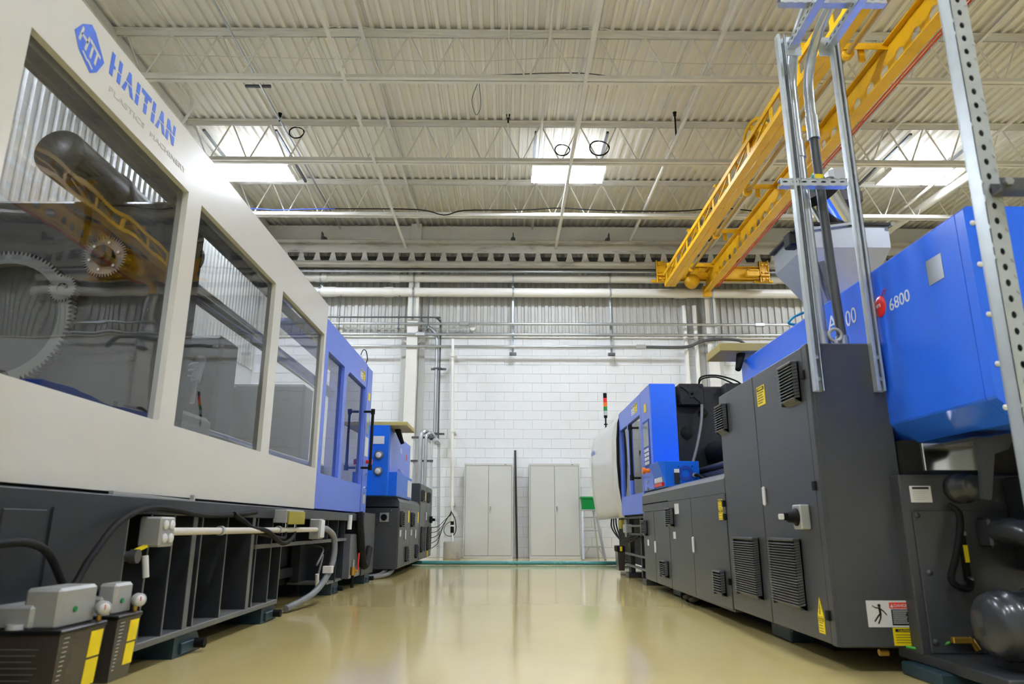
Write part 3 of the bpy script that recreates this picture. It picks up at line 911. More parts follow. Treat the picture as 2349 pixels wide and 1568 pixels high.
MB().box(-1.50, -1.34, 14.2, 14.24, .72, .76).box(-1.50, -1.34, 14.2, 14.24, 1.35, 1.39).box(-1.52, -1.34, 13.6, 14.2, 2.24, 2.28).build('tie_bar', 'galv2', cs)
for x, r, top, lab in ((-1.66, .045, 2.36, 0), (-1.56, .032, 2.33, 1)):
    MB().tube([(x, 13.5, 1.2), (x, 13.5, top - .12), (x + .02, 13.53, top), (x + .08, 13.6, top + .05), (x + .13, 13.75, top), (x + .14, 14.0, top - .1), (-1.52, 14.5, 2.40), (-1.52, 14.70, 2.45)], r, 12, 6).build('bent_conduit', 'galv', cs)

# ================================================================== shared machine fittings
def plate(parent, name, m, xf, sg, y0, y1, z0, z1, t=.0025):
    """thin plate on a side face at x = xf that looks towards sg * X"""
    return MB().box(xf, xf + sg * t, y0, y1, z0, z1).build(name, m, parent)

def warning(parent, xf, sg, y0, y1, z0, z1, word='CAUTION', col='signyellow', rows=4, name='warning_label'):
    p = plate(parent, name, col, xf, sg, y0, y1, z0, z1)
    h, w = z1 - z0, y1 - y0
    xo = xf + sg * .0035
    mb = MB().box(xf + sg * .001, xo, y0 + w * .06, y1 - w * .06, z1 - h * .24, z1 - h * .06)
    for k in range(rows):
        z = z1 - h * (.36 + .52 * k / max(rows - 1, 1))
        e = w * random.uniform(.12, .3)
        ya, yb = (y0 + w * .1, y1 - e) if sg > 0 else (y0 + e, y1 - w * .1)
        mb.box(xf + sg * .001, xo - sg * .0003, ya, yb, z, z + h * .035)
    return p, mb, xo

def side_warning(parent, xf, sg, y0, y1, z0, z1, word='CAUTION', col='signyellow', rows=4, sub=True, name='warning_label'):
    p, mb, xo = warning(parent, xf, sg, y0, y1, z0, z1, word, col, rows, name)
    if sub:
        mb.build('print', 'signblack', p)
        h = z1 - z0
        ym = (y0 + y1) / 2
        text('lettering', word, h * .15, col, p, (xo + sg * .0005, ym, z1 - h * .205), (0, sg, 0), align='CENTER', squeeze=min(1, (y1 - y0) * .8 / (len(word) * h * .1)))
    return p

def vent(parent, xf, sg, y0, y1, z0, z1, pitch=.0165):
    v = MB().box(xf, xf + sg * .008, y0, y1, z0, z1).box(xf, xf + sg * .042, y0, y1, z1 - .014, z1, .004)
    v.prism([(xf, z0 + .02), (xf + sg * .04, z0 + .02), (xf, z0 - .006)], 'y', y0, y1)
    for y in (y0, y1):
        s = 1 if y == y0 else -1
        v.box(xf, xf + sg * .034, y, y + s * .006, z0, z1 - .01)
    o = v.build('louvre_vent', 'grey', parent)
    s = MB()
    z = z0 + .022
    while z < z1 - .02:
        s.prism([(xf + sg * .010, z + .003), (xf + sg * .043, z - .005), (xf + sg * .043, z - .0005), (xf + sg * .010, z + .008)], 'y', y0 - .003, y1 + .003)
        z += pitch
    s.build('slats', 'greylight', o)
    return o

def door(parent, xf, sg, y0, y1, z0, z1, m='grey'):
    g = .004
    return MB().box(xf - sg * .02, xf + sg * .006, y0 + g, y1 - g, z0 + g, z1 - g, .004).build('cabinet_door', m, parent)

def lever(parent, xf, sg, y, z0, z1):
    return MB().box(xf, xf + sg * .022, y - .011, y + .011, z0, z1, .009).build('lever_handle', 'signwhite', parent)

def hinge(parent, xf, sg, y, z):
    return MB().box(xf - sg * .01, xf + sg * .016, y - .016, y + .016, z - .022, z + .022, .003).build('hinge', 'black', parent)

def window_pane(parent, x, y0, y1, z0, z1):
    f = (0, 1, 2, 3) if x < 0 else (3, 2, 1, 0)          # the outer face looks into the aisle
    return MB().add([(x, y0, z0), (x, y1, z0), (x, y1, z1), (x, y0, z1)], [f]).build('window_pane', 'glass', parent, None, False)

def gear_mesh(c, r, w, teeth, hole, spokes=False, axis=(0, -1, 0)):
    mb = MB()
    n = teeth * 4
    prof = []
    for k in range(n):
        rr = r if (k % 4) in (0, 1) else r * (1 - .16 if r < .2 else 1 - .055)
        prof.append(rr)
    d, a, b = mb.frame3(axis)
    c = Vector(c)
    vs = []
    for h in (0, w):
        for ring in (0, 1):
            for k in range(n):
                t = 2 * math.pi * k / n
                rr = prof[k] if ring == 0 else hole
                vs.append(c + d * h + a * (rr * math.cos(t)) + b * (rr * math.sin(t)))
    fs = []
    for k in range(n):
        j = (k + 1) % n
        fs += [(k, j, 2 * n + j, 2 * n + k), (n + k, 3 * n + k, 3 * n + j, n + j), (2 * n + k, 2 * n + j, 3 * n + j, 3 * n + k), (k, n + k, n + j, j)]
    mb.add(vs, fs)
    return mb

# ================================================================== LEFT MACHINE (clamp end near, injection end far)
lm = thing('injection_molding_machine', (-2.5, 6.0, 0), 'long white and blue moulding machine with big windows along the left', 'machine', 'injection moulding machines')
GXF = -1.65
mb = MB()
gi = GXF - .055
for y0, y1, z0, z1 in ((1.2, 6.15, .775, 1.115), (1.2, 6.15, 2.305, 2.60), (1.2, 2.07, 1.115, 2.305), (3.305, 3.46, 1.115, 2.305), (4.72, 4.88, 1.115, 2.305), (6.085, 6.15, 1.115, 2.305)):
    mb.box(gi, GXF, y0, y1, z0, z1)
mb.box(GXF - .45, GXF - .05, 1.2, 6.15, 2.57, 2.60).box(GXF - .12, GXF - .05, 1.2, 6.15, .775, .79)
wg = mb.build('white_guard', 'guardwhite', lm)
wg['label'] = 'white painted sliding guard'
for y0, y1 in ((2.07, 3.305), (3.46, 4.72), (4.88, 6.085)):
    window_pane(wg, GXF - .03, y0 - .005, y1 + .005, 1.11, 2.31)
MB().box(GXF - .10, GXF - .06, 1.2, 6.1, 2.235, 2.30, .006).build('inner_top_rail', 'castalu', wg)

# lettering on the guard -------------------------------------------------
def emblem_poly(pts, m, name, y0, z0, s, parent, xo):
    mb = MB()
    for poly in pts:
        mb.prism([(y0 + u * s, z0 + v * s) for u, v in poly], 'x', xo, xo + .0015)
    return mb.build(name, m, parent)
ey, ez, es = 2.275, 2.36, .2
emblem_poly([[(0, .50), (.19, .78), (.44, .965), (.60, .90), (1.0, .50), (.82, .15), (.63, 0), (.2, .23)]], 'logoblue', 'emblem', ey, ez, es, wg, GXF)
emblem_poly([[(.13, .42), (.19, .40), (.26, .72), (.20, .74)], [(.19, .55), (.42, .50), (.42, .56), (.20, .61)], [(.34, .34), (.40, .32), (.47, .66), (.41, .68)],
             [(.48, .60), (.86, .47), (.86, .53), (.49, .67)], [(.52, .30), (.58, .28), (.62, .58), (.56, .60)], [(.68, .26), (.74, .24), (.78, .50), (.72, .52)],
             [(.30, .25), (.48, .15), (.50, .19), (.32, .29)], [(.48, .18), (.66, .09), (.68, .13), (.50, .22)]], 'guardwhite', 'emblem_mark', ey, ez, es, wg, GXF + .0008)
def letter(ch):
    g0, g1 = .44, .52
    if ch == 'H':
        return [[(0, 0), (.26, 0), (.26, 1), (0, 1)], [(.62, g1), (.88, g1), (.88, 1), (.62, 1)], [(.62, 0), (.88, 0), (.88, g0), (.62, g0)], [(.26, .40), (.40, .40), (.40, g1), (.26, g1)]]
    if ch == 'A':
        return [[(.26, g1), (.74, g1), (.60, 1), (.40, 1)], [(0, 0), (.26, 0), (.40, g0), (.22, g0)], [(.46, g0), (.76, g0), (1, 0), (.74, 0)]]
    if ch == 'I':
        return [[(.08, g1), (.36, g1), (.36, 1), (.08, 1)], [(.08, 0), (.36, 0), (.36, g0), (.08, g0)]]
    if ch == 'T':
        return [[(0, .78), (.92, .78), (.92, 1), (0, 1)], [(.32, g1), (.60, g1), (.60, .80), (.32, .80)], [(.32, 0), (.60, 0), (.60, g0), (.32, g0)]]
    if ch == 'N':
        return [[(0, g1), (.26, g1), (.26, 1), (0, 1)], [(0, 0), (.26, 0), (.26, g0), (0, g0)], [(.26, .92), (.26, .60), (.40, g1), (.60, g1)], [(.36, g0), (.60, g0), (.84, 0), (.66, 0)], [(.66, g1), (.90, g1), (.90, 1), (.66, 1)], [(.66, .18), (.90, 0), (.90, g0), (.66, g0)]]
y = 2.515
for ch, w in zip('HAITIAN', (.098, .100, .050, .094, .050, .100, .094)):
    emblem_poly([[(u * .92, v) for u, v in p] for p in letter(ch)], 'logoblue', 'lettering', y, 2.443, .102, wg, GXF)
    y += w
text('small_lettering', 'PLASTICS', .036, 'printgrey', wg, (GXF + .0005, 2.53, 2.372), (0, 1, 0), squeeze=1.98)
text('small_lettering', 'MACHINERY', .036, 'printgrey', wg, (GXF + .0005, 2.872, 2.372), (0, 1, 0), squeeze=1.82)

# blue fixed panel and front door ----------------------------------------
mb = MB()
for y0, y1, z0, z1 in ((6.155, 8.09, .78, 1.085), (6.155, 8.09, 2.20, 2.48), (6.155, 6.29, 1.085, 2.20), (6.95, 7.08, 1.085, 2.20), (8.05, 8.09, 1.085, 2.20)):
    mb.box(gi, GXF - .004, y0, y1, z0, z1)
mb.prism([(7.08, 2.20), (7.08, 2.13), (7.2, 2.20)], 'x', gi, GXF - .004)
mb.box(GXF - .5, GXF - .05, 6.155, 8.4, 2.45, 2.48)
bd = mb.build('blue_door', 'bluelight', lm)
bd['label'] = 'periwinkle blue front guard door'
window_pane(bd, GXF - .035, 6.285, 6.955, 1.08, 2.205)
window_pane(bd, GXF - .035, 7.075, 8.055, 1.08, 2.205)
ctl = MB().box(GXF - .45, GXF, 8.10, 8.40, .78, 2.47, .006).build('control_column', 'bluelight', lm)
MB().box(GXF - .02, GXF - .001, 8.088, 8.102, .785, 2.465).build('column_seam', 'bluedark', ctl)
plate(ctl, 'display', 'screen', GXF, 1, 8.16, 8.34, 1.68, 1.92)
plate(ctl, 'keypad', 'signwhite', GXF, 1, 8.16, 8.34, 1.42, 1.64)
plate(ctl, 'type_plate', 'cabinet', GXF, 1, 8.2, 8.32, .88, .98)
MB().cyl((GXF, 8.28, 1.36), (GXF + .05, 8.28, 1.36), .022, 12).cyl((GXF + .045, 8.28, 1.36), (GXF + .07, 8.28, 1.36), .034, 14).build('emergency_stop', 'red', ctl)
for z in (1.22, 1.06, 1.0):
    MB().cyl((GXF, 8.25, z), (GXF + .02, 8.25, z), .017 if z != 1.0 else .01, 10).build('push_button', 'chrome', ctl)
side_warning(bd, GXF - .004, 1, 7.72, 7.84, 2.25, 2.36, 'DANGER', 'signwhite', 3)
side_warning(bd, GXF - .004, 1, 7.86, 7.96, 2.25, 2.36, 'CAUTION', 'signyellow', 3)
plate(ctl, 'small_label', 'signyellow', GXF, 1, 8.2, 8.3, 2.08, 2.17)
hd = MB().cyl((GXF + .10, 8.02, 1.25), (GXF + .10, 8.02, 1.93), .017, 10).build('door_handle', 'blackgloss', bd)
for z in (1.27, 1.91):
    MB().cyl((GXF - .004, 8.02, z), (GXF + .10, 8.02, z), .014, 10).cyl((GXF + .10, 8.02, z - .03), (GXF + .10, 8.02, z + .03), .024, 12).build('handle_bracket', 'blackgloss', hd)
MB().cyl((-1.72, 7.95, 2.48), (-1.72, 7.95, 2.56), .03, 10).box(-1.75, -1.66, 7.9, 8.0, 2.48, 2.50).build('door_sensor', 'signwhite', lm)
MB().tube([(-1.72, 7.95, 2.55), (-1.70, 8.0, 2.64), (-1.68, 8.08, 2.64), (-1.67, 8.12, 2.55), (-1.69, 8.1, 2.48)], .006, 5, 6).build('sensor_cable', 'black', lm)

# clamp unit seen through the windows -------------------------------------
MB().box(-3.4, -1.85, 1.3, 8.3, .70, .98, .01).build('machine_bed', 'castiron', lm)
tp = MB().box(-3.42, -1.82, 3.56, 3.92, .98, 2.38, .02).box(-3.2, -2.0, 3.52, 3.57, 1.1, 1.25).build('tail_platen', 'castiron', lm)
gear_mesh((-2.146, 3.54, 2.02), .118, .05, 46, .05).build('pinion_gear', 'steel', tp)
MB().cyl((-2.146, 3.55, 2.02), (-2.146, 3.46, 2.02), .055, 18).cyl((-2.146, 3.47, 2.02), (-2.146, 3.44, 2.02), .028, 14).build('pinion_hub', 'castiron', tp)
for k in range(6):
    t = k * math.pi / 3 + .3
    MB().cyl((-2.146 + .078 * math.cos(t), 3.5, 2.02 + .078 * math.sin(t)), (-2.146 + .078 * math.cos(t), 3.482, 2.02 + .078 * math.sin(t)), .008, 8).build('gear_bolt', 'chrome', tp)
gear_mesh((-2.64, 3.54, 1.68), .37, .045, 96, .30).build('ring_gear', 'steel', tp)
gear_mesh((-2.34, 3.54, 1.84), .075, .05, 26, .03).build('idler_gear', 'steel', tp)
cl = MB().lathe([(0, 0), (.128, 0), (.132, .01), (.132, 1.5), (0, 1.5)], (-2.34, 3.28, 2.515), (0, 1, 0), 28).build('hydraulic_cylinder', 'castiron', lm)
MB().lathe([(.134, .0), (.142, .0), (.142, .05), (.134, .05)], (-2.34, 3.75, 2.515), (0, 1, 0), 24).build('cylinder_band', 'castiron', cl)
MB().tube([(-2.25, 3.3, 2.38), (-2.2, 3.35, 2.28), (-2.22, 3.42, 2.18), (-2.28, 3.5, 2.1)], .018, 8, 6).build('cylinder_hose', 'black', cl)
for x in (-2.06, -3.12):
    for z in (1.22, 2.12):
        MB().cyl((x, 3.9, z), (x, 8.0, z), .06, 16).build('tie_bar', 'chrome', lm)
MB().box(-3.35, -2.25, 5.35, 5.7, .98, 2.1, .03).build('moving_platen', 'castiron', lm)
MB().box(-3.35, -2.3, 7.85, 8.2, .9, 2.2, .03).build('fixed_platen', 'castiron', lm)
MB().prism([(3.95, 1.2), (4.6, 1.5), (5.3, 1.2), (5.3, 1.9), (4.6, 1.75), (3.95, 2.0)], 'x', -2.85, -2.35).build('toggle_linkage', 'castiron', lm)
mf = MB().cyl((-1.93, 4.25, 1.50), (-1.93, 4.30, 1.66), .03, 10).cyl((-1.93, 4.24, 1.36), (-1.93, 4.25, 1.5), .014, 8).build('grease_fitting', 'signwhite', lm)
for k in range(3):
    MB().tube([(-1.93, 4.26, 1.52 + .05 * k), (-1.92, 4.1, 1.50 + .03 * k), (-1.92, 3.98, 1.42), (-1.93, 3.92, 1.34)], .006, 5, 5).build('grease_line', 'signwhite', mf)
MB().box(-1.98, -1.9, 3.98, 4.5, .98, 1.30, .03).build('bed_cover', 'cabinet', lm)
MB().box(-3.55, -3.5, 1.3, 8.3, .78, 1.35).build('rear_guard', 'guardwhite', lm)

# base frame --------------------------------------------------------------
BX = -1.62
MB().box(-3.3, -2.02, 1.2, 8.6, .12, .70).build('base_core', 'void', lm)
MB().box(-3.2, -2.1, 1.2, 8.0, 0, .12).build('dark_base_fill', 'void', lm)  # near-black box added to keep the space under the base dark
MB().box(-2.0, BX, 1.2, 5.25, .105, .135, .004).build('base_bottom_rail', 'frameedge', lm)
MB().box(-2.02, BX + .01, 1.2, 8.1, .685, .76, .005).build('base_top_rail', 'frame', lm)
MB().box(-2.0, BX + .01, 1.2, 3.02, .135, .69).build('base_side_plate', 'frame', lm)
MB().box(BX + .01, BX + .018, 2.55, 3.06, .14, .70).build('base_side_flange', 'frame', lm)
MB().box(-1.75, BX + .09, 1.2, 2.22, .12, .545, .02).build('base_step_box', 'frame', lm)
MB().box(BX + .01, BX + .016, 2.30, 2.52, .14, .69, .003).build('base_side_flange', 'frame', lm)
for y, w in ((3.10, .012), (3.30, .012), (3.53, .012), (3.77, .05), (3.86, .012), (4.21, .012), (4.64, .05), (4.72, .012), (5.02, .012), (5.24, .012)):
    r = MB().box(-2.02, BX - .004, y - w / 2, y + w / 2, .135, .69).build('base_rib', 'frame', lm)
    MB().box(BX - .004, BX, y - w / 2, y + w / 2, .135, .69).build('rib_edge', 'frameedge', r)
MB().box(BX - .05, BX, 4.70, 7.35, .49, .515).build('base_longitudinal', 'frameedge', lm)
MB().box(-2.0, -1.95, 5.3, 6.7, .19, .27).build('base_low_beam', 'frame', lm)
for y in (5.6, 6.1, 6.6, 7.0, 7.3):
    MB().box(-2.02, BX - .01, y - .006, y + .006, .515 if y < 6.9 else .12, .69).build('base_rib', 'frame', lm)
MB().box(-2.0, BX - .02, 6.72, 7.35, .115, .135).build('leg_foot', 'frameedge', lm)
MB().box(-1.98, -1.9, 6.72, 7.35, .13, .69).build('leg_plate', 'frame', lm)
MB().box(-2.0, BX + .01, 7.50, 8.08, .11, .55, .006).build('oil_pan_panel', 'greylight', lm)
MB().box(-2.4, BX + .02, 8.08, 8.78, .10, .78, .008).build('rear_pedestal', 'frame', lm)
for y, x in ((3.88, -1.66), (5.15, -1.66), (7.15, -1.68), (8.5, -1.63)):
    p = MB().prism([(y - .16, 0), (y + .16, 0), (y + .16, .035), (y + .09, .105), (y - .16, .105)], 'x', x - .28, x + .02).box(x - .02, x + .035, y - .1, y + .1, .012, .065, .004).build('levelling_pad', 'pad', lm)
    MB().cyl((x + .03, y + .06, .045), (x + .085, y + .06, .045), .025, 10).build('adjusting_bolt', 'black', p)

# electrics hung on the base
CX = -1.56
MB().cyl((CX, 3.32, .61), (CX, 5.98, .605), .018, 12).build('side_conduit', 'cablewhite', lm)
for y in (3.95, 4.95):
    MB().ring((CX, y - .012, .61), (0, 1, 0), .019, .026, .024, 14).box(CX - .06, CX - .02, y - .01, y + .01, .60, .62).build('conduit_clip', 'galv', lm)
jb = MB().box(CX - .07, CX + .03, 3.21, 3.345, .545, .675, .008).build('socket_box', 'castalu', lm)
for dy in (3.245, 3.305):
    for z in (.582, .64):
        MB().lathe([(0, 0), (.021, 0), (.021, .006), (.017, .010), (0, .010)], (CX + .03, dy, z), (1, 0, 0), 12).build('socket_cover', 'signwhite', jb)
jb2 = MB().box(CX - .06, CX + .03, 5.93, 6.06, .53, .69, .008).build('junction_box', 'castalu', lm)
MB().box(CX + .03, CX + .04, 5.94, 6.05, .54, .68, .004).build('box_cover', 'signwhite', jb2)
MB().tube([(CX, 6.06, .61), (CX + .01, 6.25, .605), (CX + .03, 6.42, .54), (CX + .04, 6.44, .40), (CX + .02, 6.36, .24), (CX - .02, 6.05, .10), (CX - .1, 5.6, .03)], .026, 10, 8).build('flexible_conduit', 'greyplast', lm)
MB().box(CX - .02, CX + .06, 6.3, 6.37, .24, .30, .004).build('conduit_tag', 'signwhite', lm)
tb = MB().box(CX - .06, CX + .035, 5.0, 5.42, .655, .745, .004).build('terminal_box', 'castalu', lm)
MB().box(CX + .035, CX + .045, 5.02, 5.42, .645, .735, .004).build('terminal_cover', 'olive', tb)
for y in (5.1, 5.32):
    MB().cyl((CX, y, .60), (CX, y, .66), .014, 8).build('cable_gland', 'chrome', tb)
MB().tube([(CX, 5.32, .60), (CX + .01, 5.25, .55), (CX + .02, 5.0, .52), (CX + .01, 4.7, .60), (CX, 4.45, .62), (CX - .02, 4.35, .66), (CX - .03, 4.2, .70)], .016, 8, 6).build('terminal_cable', 'black', lm)
MB().tube([(CX, 5.1, .60), (CX + .01, 5.05, .55), (CX, 4.8, .57), (CX - .02, 4.5, .60)], .014, 8, 6).build('terminal_cable', 'black', lm)
MB().tube([(-1.58, 1.6, .50), (-1.56, 2.2, .58), (-1.55, 2.45, .56), (-1.55, 2.62, .42), (-1.56, 2.75, .52), (-1.57, 2.95, .66), (-1.60, 3.3, .715), (-1.60, 3.8, .69), (-1.60, 4.3, .70), (-1.6, 4.6, .72)], .014, 8, 6).build('cable_loom', 'black', lm)
MB().tube([(-1.55, 2.62, .42), (-1.52, 2.70, .40), (-1.50, 2.78, .38), (-1.5, 2.86, .28), (-1.52, 2.84, .2)], .018, 8, 6).build('cable_loom', 'black', lm)
MB().ring((-1.50, 2.775, .38), (0, .9, -.3), .02, .034, .03, 14).build('cable_ring', 'castalu', lm)
MB().bar((-1.63, 2.95, .765), (-1.63, 3.72, .755), .02, .02).bar((-1.63, 3.72, .755), (-1.63, 3.72, .79), .02, .02).build('guard_bracket', 'castalu', lm)
vv = MB().cyl((-1.75, 3.12, .51), (-1.60, 3.12, .51), .022, 10).cyl((-1.60, 3.12, .51), (-1.57, 3.12, .51), .03, 10).build('air_valve', 'steel', lm)
MB().bar((-1.59, 3.12, .53), (-1.59, 3.24, .555), .018, .012).build('valve_lever', 'signyellow', vv)
MB().cyl((-1.57, 3.18, .51), (-1.56, 3.19, .42), .014, 8).build('valve_nozzle', 'signwhite', vv)
MB().tube([(-1.60, 7.78, .78), (-1.58, 7.80, .6), (-1.57, 7.95, .28), (-1.56, 8.1, .22), (-1.58, 8.35, .38)], .045, 10, 8).build('drain_hose', 'black', lm)
bv = MB().cyl((-1.56, 7.45, .15), (-1.56, 7.45, .23), .026, 10).cyl((-1.56, 7.45, .19), (-1.51, 7.45, .19), .014, 8).build('ball_valve', 'brass', lm)
MB().cyl((-1.56, 7.45, .03), (-1.56, 7.45, .15), .016, 8).build('valve_pipe', 'black', bv)
MB().cyl((-1.56, 7.45, .23), (-1.56, 7.45, .30), .014, 8).build('valve_cap', 'castalu', bv)
MB().bar((-1.54, 7.6, .18), (-1.54, 7.62, .36), .012, .02).build('red_valve_handle', 'red', lm)
MB().tube([(-1.9, 6.9, .46), (-1.7, 6.7, .44), (-1.66, 6.55, .38), (-1.68, 6.48, .30), (-1.66, 6.6, .38), (-1.68, 6.55, .2)], .01, 6, 6).build('loose_plug_cable', 'greyplast', lm)
MB().cyl((-1.68, 6.53, .22), (-1.68, 6.55, .12), .018, 8).build('plug', 'signwhite', lm)
MB().cyl((-1.60, 7.35, .6), (-1.60, 7.36, .74), .025, 8).build('air_filter', 'signwhite', lm)

# two lubrication pumps on the near base
def lube(y0, y1, x0, x1, zt, s):
    w, d = x1 - x0, y1 - y0
    p = MB().box(x0 + .01, x0 + .58 * w, y0 + .02, y1 - .03, zt, zt + .075 * s, .01).box(x0 + .42 * w, x1 - .035, y0 + .03, y1 - .015, zt, zt + .125 * s, .01).build('lubrication_pump', 'castalu', lm)
    MB().cyl((x1 - .034, y0 + .45 * d, zt + .055 * s), (x1 - .030, y0 + .45 * d, zt + .055 * s), .009, 10).build('green_sight_plug', 'green', p)
    MB().hull([(x, y, z) for z, e in ((zt - .215 * s - .03, .016), (zt, 0)) for x in (x0 + e, x1 - e) for y in (y0 + e, y1 - e)]).build('oil_reservoir', 'smoke', p)
    MB().box(x0 - .004, x1 + .004, y0 - .004, y1 + .004, zt - .012, zt + .004, .004).build('reservoir_lid', 'blackgloss', p)
    ax = Vector((.75, -.65, 0)).normalized()
    g0 = Vector((x1 - .02, y1 - .01, zt + .045))
    MB().lathe([(0, 0), (.022, 0), (.024, .006), (.024, .03), (.020, .033), (0, .031)], g0, ax, 16).build('pressure_gauge', 'castalu', p)
    MB().lathe([(0, 0), (.018, 0), (.018, .0015), (0, .0015)], g0 + ax * .0325, ax, 16).build('gauge_face', 'signwhite', p)
    MB().bar(g0 + ax * .035 + Vector((0, 0, -.004)), g0 + ax * .035 + Vector((0, 0, .012)), .003, .001).build('gauge_needle', 'signred', p)
    MB().cyl((x1 - .02, y1 - .015, zt), (x1 - .02, y1 - .015, zt + .03), .008, 8).build('gauge_stem', 'brass', p)
    h = .215 * s + .03
    def sk(z): return x1 - .016 * (zt - z) / h
    for k in range(2):
        za = zt - .022 - k * h * .36
        zb = za - h * .33
        MB().add([(sk(za) + .002, y1 - .012 - .07 * s, za), (sk(za) + .002, y1 - .012, za), (sk(zb) + .002, y1 - .012, zb), (sk(zb) + .002, y1 - .012 - .07 * s, zb),
                  (sk(za) - .004, y1 - .012 - .07 * s, za), (sk(za) - .004, y1 - .012, za), (sk(zb) - .004, y1 - .012, zb), (sk(zb) - .004, y1 - .012 - .07 * s, zb)],
                 [(0, 1, 2, 3), (4, 7, 6, 5), (0, 4, 5, 1), (1, 5, 6, 2), (2, 6, 7, 3), (3, 7, 4, 0)]).build('yellow_label', 'signyellow', p)
    mb = MB()
    for k in range(14):
        z = zt - .022 - k * h * .055
        mb.box(sk(z) - .004, sk(z) + .0015, y0 + .025, y0 + .025 + .028 * (1 - k * .045), z - .0022, z)
    mb.build('level_scale', 'printgrey', p)
    mb = MB()
    for k in range(7):
        z = zt - .05 - k * .018
        mb.box(x0 + .05, x1 - .06 - .01 * (k % 3), y0 + .016 * (zt - z) / h - .001, y0 + .02, z - .003, z)
    mb.build('small_print', 'frameedge', p)
    MB().cyl((x0 + .10, y0 + .03, zt), (x0 + .10, y0 + .03, zt + .02), .03, 14).build('filler_cap', 'clearplast', p)
lube(2.33, 2.585, -1.64, -1.38, .318, 1.0)
lube(2.66, 2.825, -1.56, -1.38, .322, .88)
MB().box(-1.66, -1.60, 2.2, 2.85, .12, .30).build('pump_bracket', 'frame', lm)

# injection end of the left machine, far ----------------------------------
FX = -1.38
MB().box(-2.0, FX - .02, 9.30, 11.50, .10, .88, .006).hull([(x, y, z) for y in (9.30, 11.5) for x, z in ((-2.0, .86), (FX - .012, .86), (FX - .012, .94), (FX - .05, 1.0), (-2.0, 1.0))]).build('low_cabinet', 'grey', lm)
for y0, y1 in ((9.32, 10.4), (10.4, 11.48)):
    d = door(lm, FX - .015, 1, y0, y1, .11, .86)
    vent(d, FX - .009, 1, y0 + .08, y0 + .28, .62, .82, .022)
    vent(d, FX - .009, 1, y0 + .68, y0 + .86, .16, .36, .022)
    lever(d, FX - .009, 1, y0 + .55, .45, .58)
    plate(d, 'yellow_label', 'signyellow', FX - .009, 1, y0 + .84, y0 + .95, .68, .84)
    plate(d, 'white_label', 'signwhite', FX - .009, 1, y0 + .1, y0 + .22, .5, .58)
MB().box(-2.0, FX - .02, 11.50, 13.35, .10, 1.30, .006).build('tall_cabinet', 'grey', lm)
for y0, y1 in ((11.52, 12.43), (12.43, 13.33)):
    d = door(lm, FX - .015, 1, y0, y1, .11, 1.29)
    vent(d, FX - .009, 1, y0 + .12, y0 + .36, 1.02, 1.2, .022)
    vent(d, FX - .009, 1, y0 + .2, y0 + .62, .22, .62, .022)
    if y0 < 12:
        lever(d, FX - .009, 1, y0 + .8, .72, .86)
        plate(d, 'yellow_label', 'signyellow', FX - .009, 1, y0 + .6, y0 + .74, 1.05, 1.18)
    else:
        MB().box(FX - .009, FX + .03, y0 + .6, y0 + .72, .68, .80, .01).cyl((FX + .03, y0 + .66, .74), (FX + .08, y0 + .66, .74), .025, 10).build('rotary_switch', 'black', d)
        plate(d, 'yellow_label', 'signyellow', FX - .009, 1, y0 + .3, y0 + .42, .12, .26)
so = MB().box(-1.64, -1.52, 9.285, 9.302, .68, .80, .006).build('square_socket', 'castalu', lm)
MB().lathe([(0, 0), (.04, 0), (.04, .02), (.03, .022), (0, .016)], (-1.58, 9.288, .74), (0, -1, 0), 18).build('socket_opening', 'black', so)
for dx in (-.09, .09):
    for dz in (-.09, .09):
        MB().cyl((-1.58 + dx, 9.302, .74 + dz), (-1.58 + dx, 9.292, .74 + dz), .006, 8).build('screw', 'chrome', lm)
MB().box(-2.3, -1.84, 8.8, 9.3, .12, .95, .01).build('pedestal_side', 'grey', lm)
MB().box(-2.0, -1.7, 9.0, 13.2, .0, .10).build('plinth', 'void', lm)
for k in (0, .09):
    MB().tube([(-1.55 + k, 9.4, .12), (-1.55 + k, 9.37, .08), (-1.60 + k, 9.2, .04), (-1.72 + k, 8.95, .026)], .024, 8, 6).build('floor_conduit', 'greyplast', lm)
ic = MB().box(-2.3, -1.50, 9.02, 10.95, 1.02, 1.84, .01).build('injection_cover', 'bluelight', lm)
MB().box(-1.51, -1.496, 9.0, 9.03, 1.02, 1.86).build('cover_trim', 'blue', ic)
text('lettering', 'MA', .12, 'printwhite', ic, (-1.499, 9.9, 1.62), (0, 1, 0))
MB().lathe([(0, 0), (.05, 0), (.05, .003), (0, .003)], (-1.50, 10.55, 1.62), (1, 0, 0), 16).build('round_red_logo', 'red', ic)
MB().cyl((-1.5, 9.75, 1.38), (-1.47, 9.75, 1.38), .012, 8).cyl((-1.475, 9.75, 1.38), (-1.47, 9.95, 1.36), .01, 8).build('cover_handle', 'chrome', ic)
gp = MB().box(-2.1, -1.50, 8.92, 9.02, 1.0, 1.88, .005).build('gauge_panel', 'bluebox', lm)
for z in (1.50, 1.30):
    g = MB().lathe([(0, 0), (.055, 0), (.055, .03), (.045, .035), (0, .03)], (-1.62, 8.92, z), (0, -1, 0), 20).build('pressure_gauge', 'steel', gp)
    MB().lathe([(0, 0), (.042, 0), (.042, .002), (0, .002)], (-1.62, 8.888, z), (0, -1, 0), 18).build('gauge_face', 'signwhite', g)
MB().box(-1.70, -1.56, 8.914, 8.921, 1.64, 1.74).build('type_plate', 'signwhite', gp)
eb = MB().box(-1.95, -1.40, 9.05, 10.5, 1.0, 1.30, .006).build('control_box', 'bluebox', lm)
for i, (z, m) in enumerate(((1.20, 'castalu'), (1.12, 'red'), (1.05, 'castalu'))):
    MB().box(-1.70, -1.52, 9.02, 9.055, z - .03, z + .03, .006).build('plug_connector', m, eb)
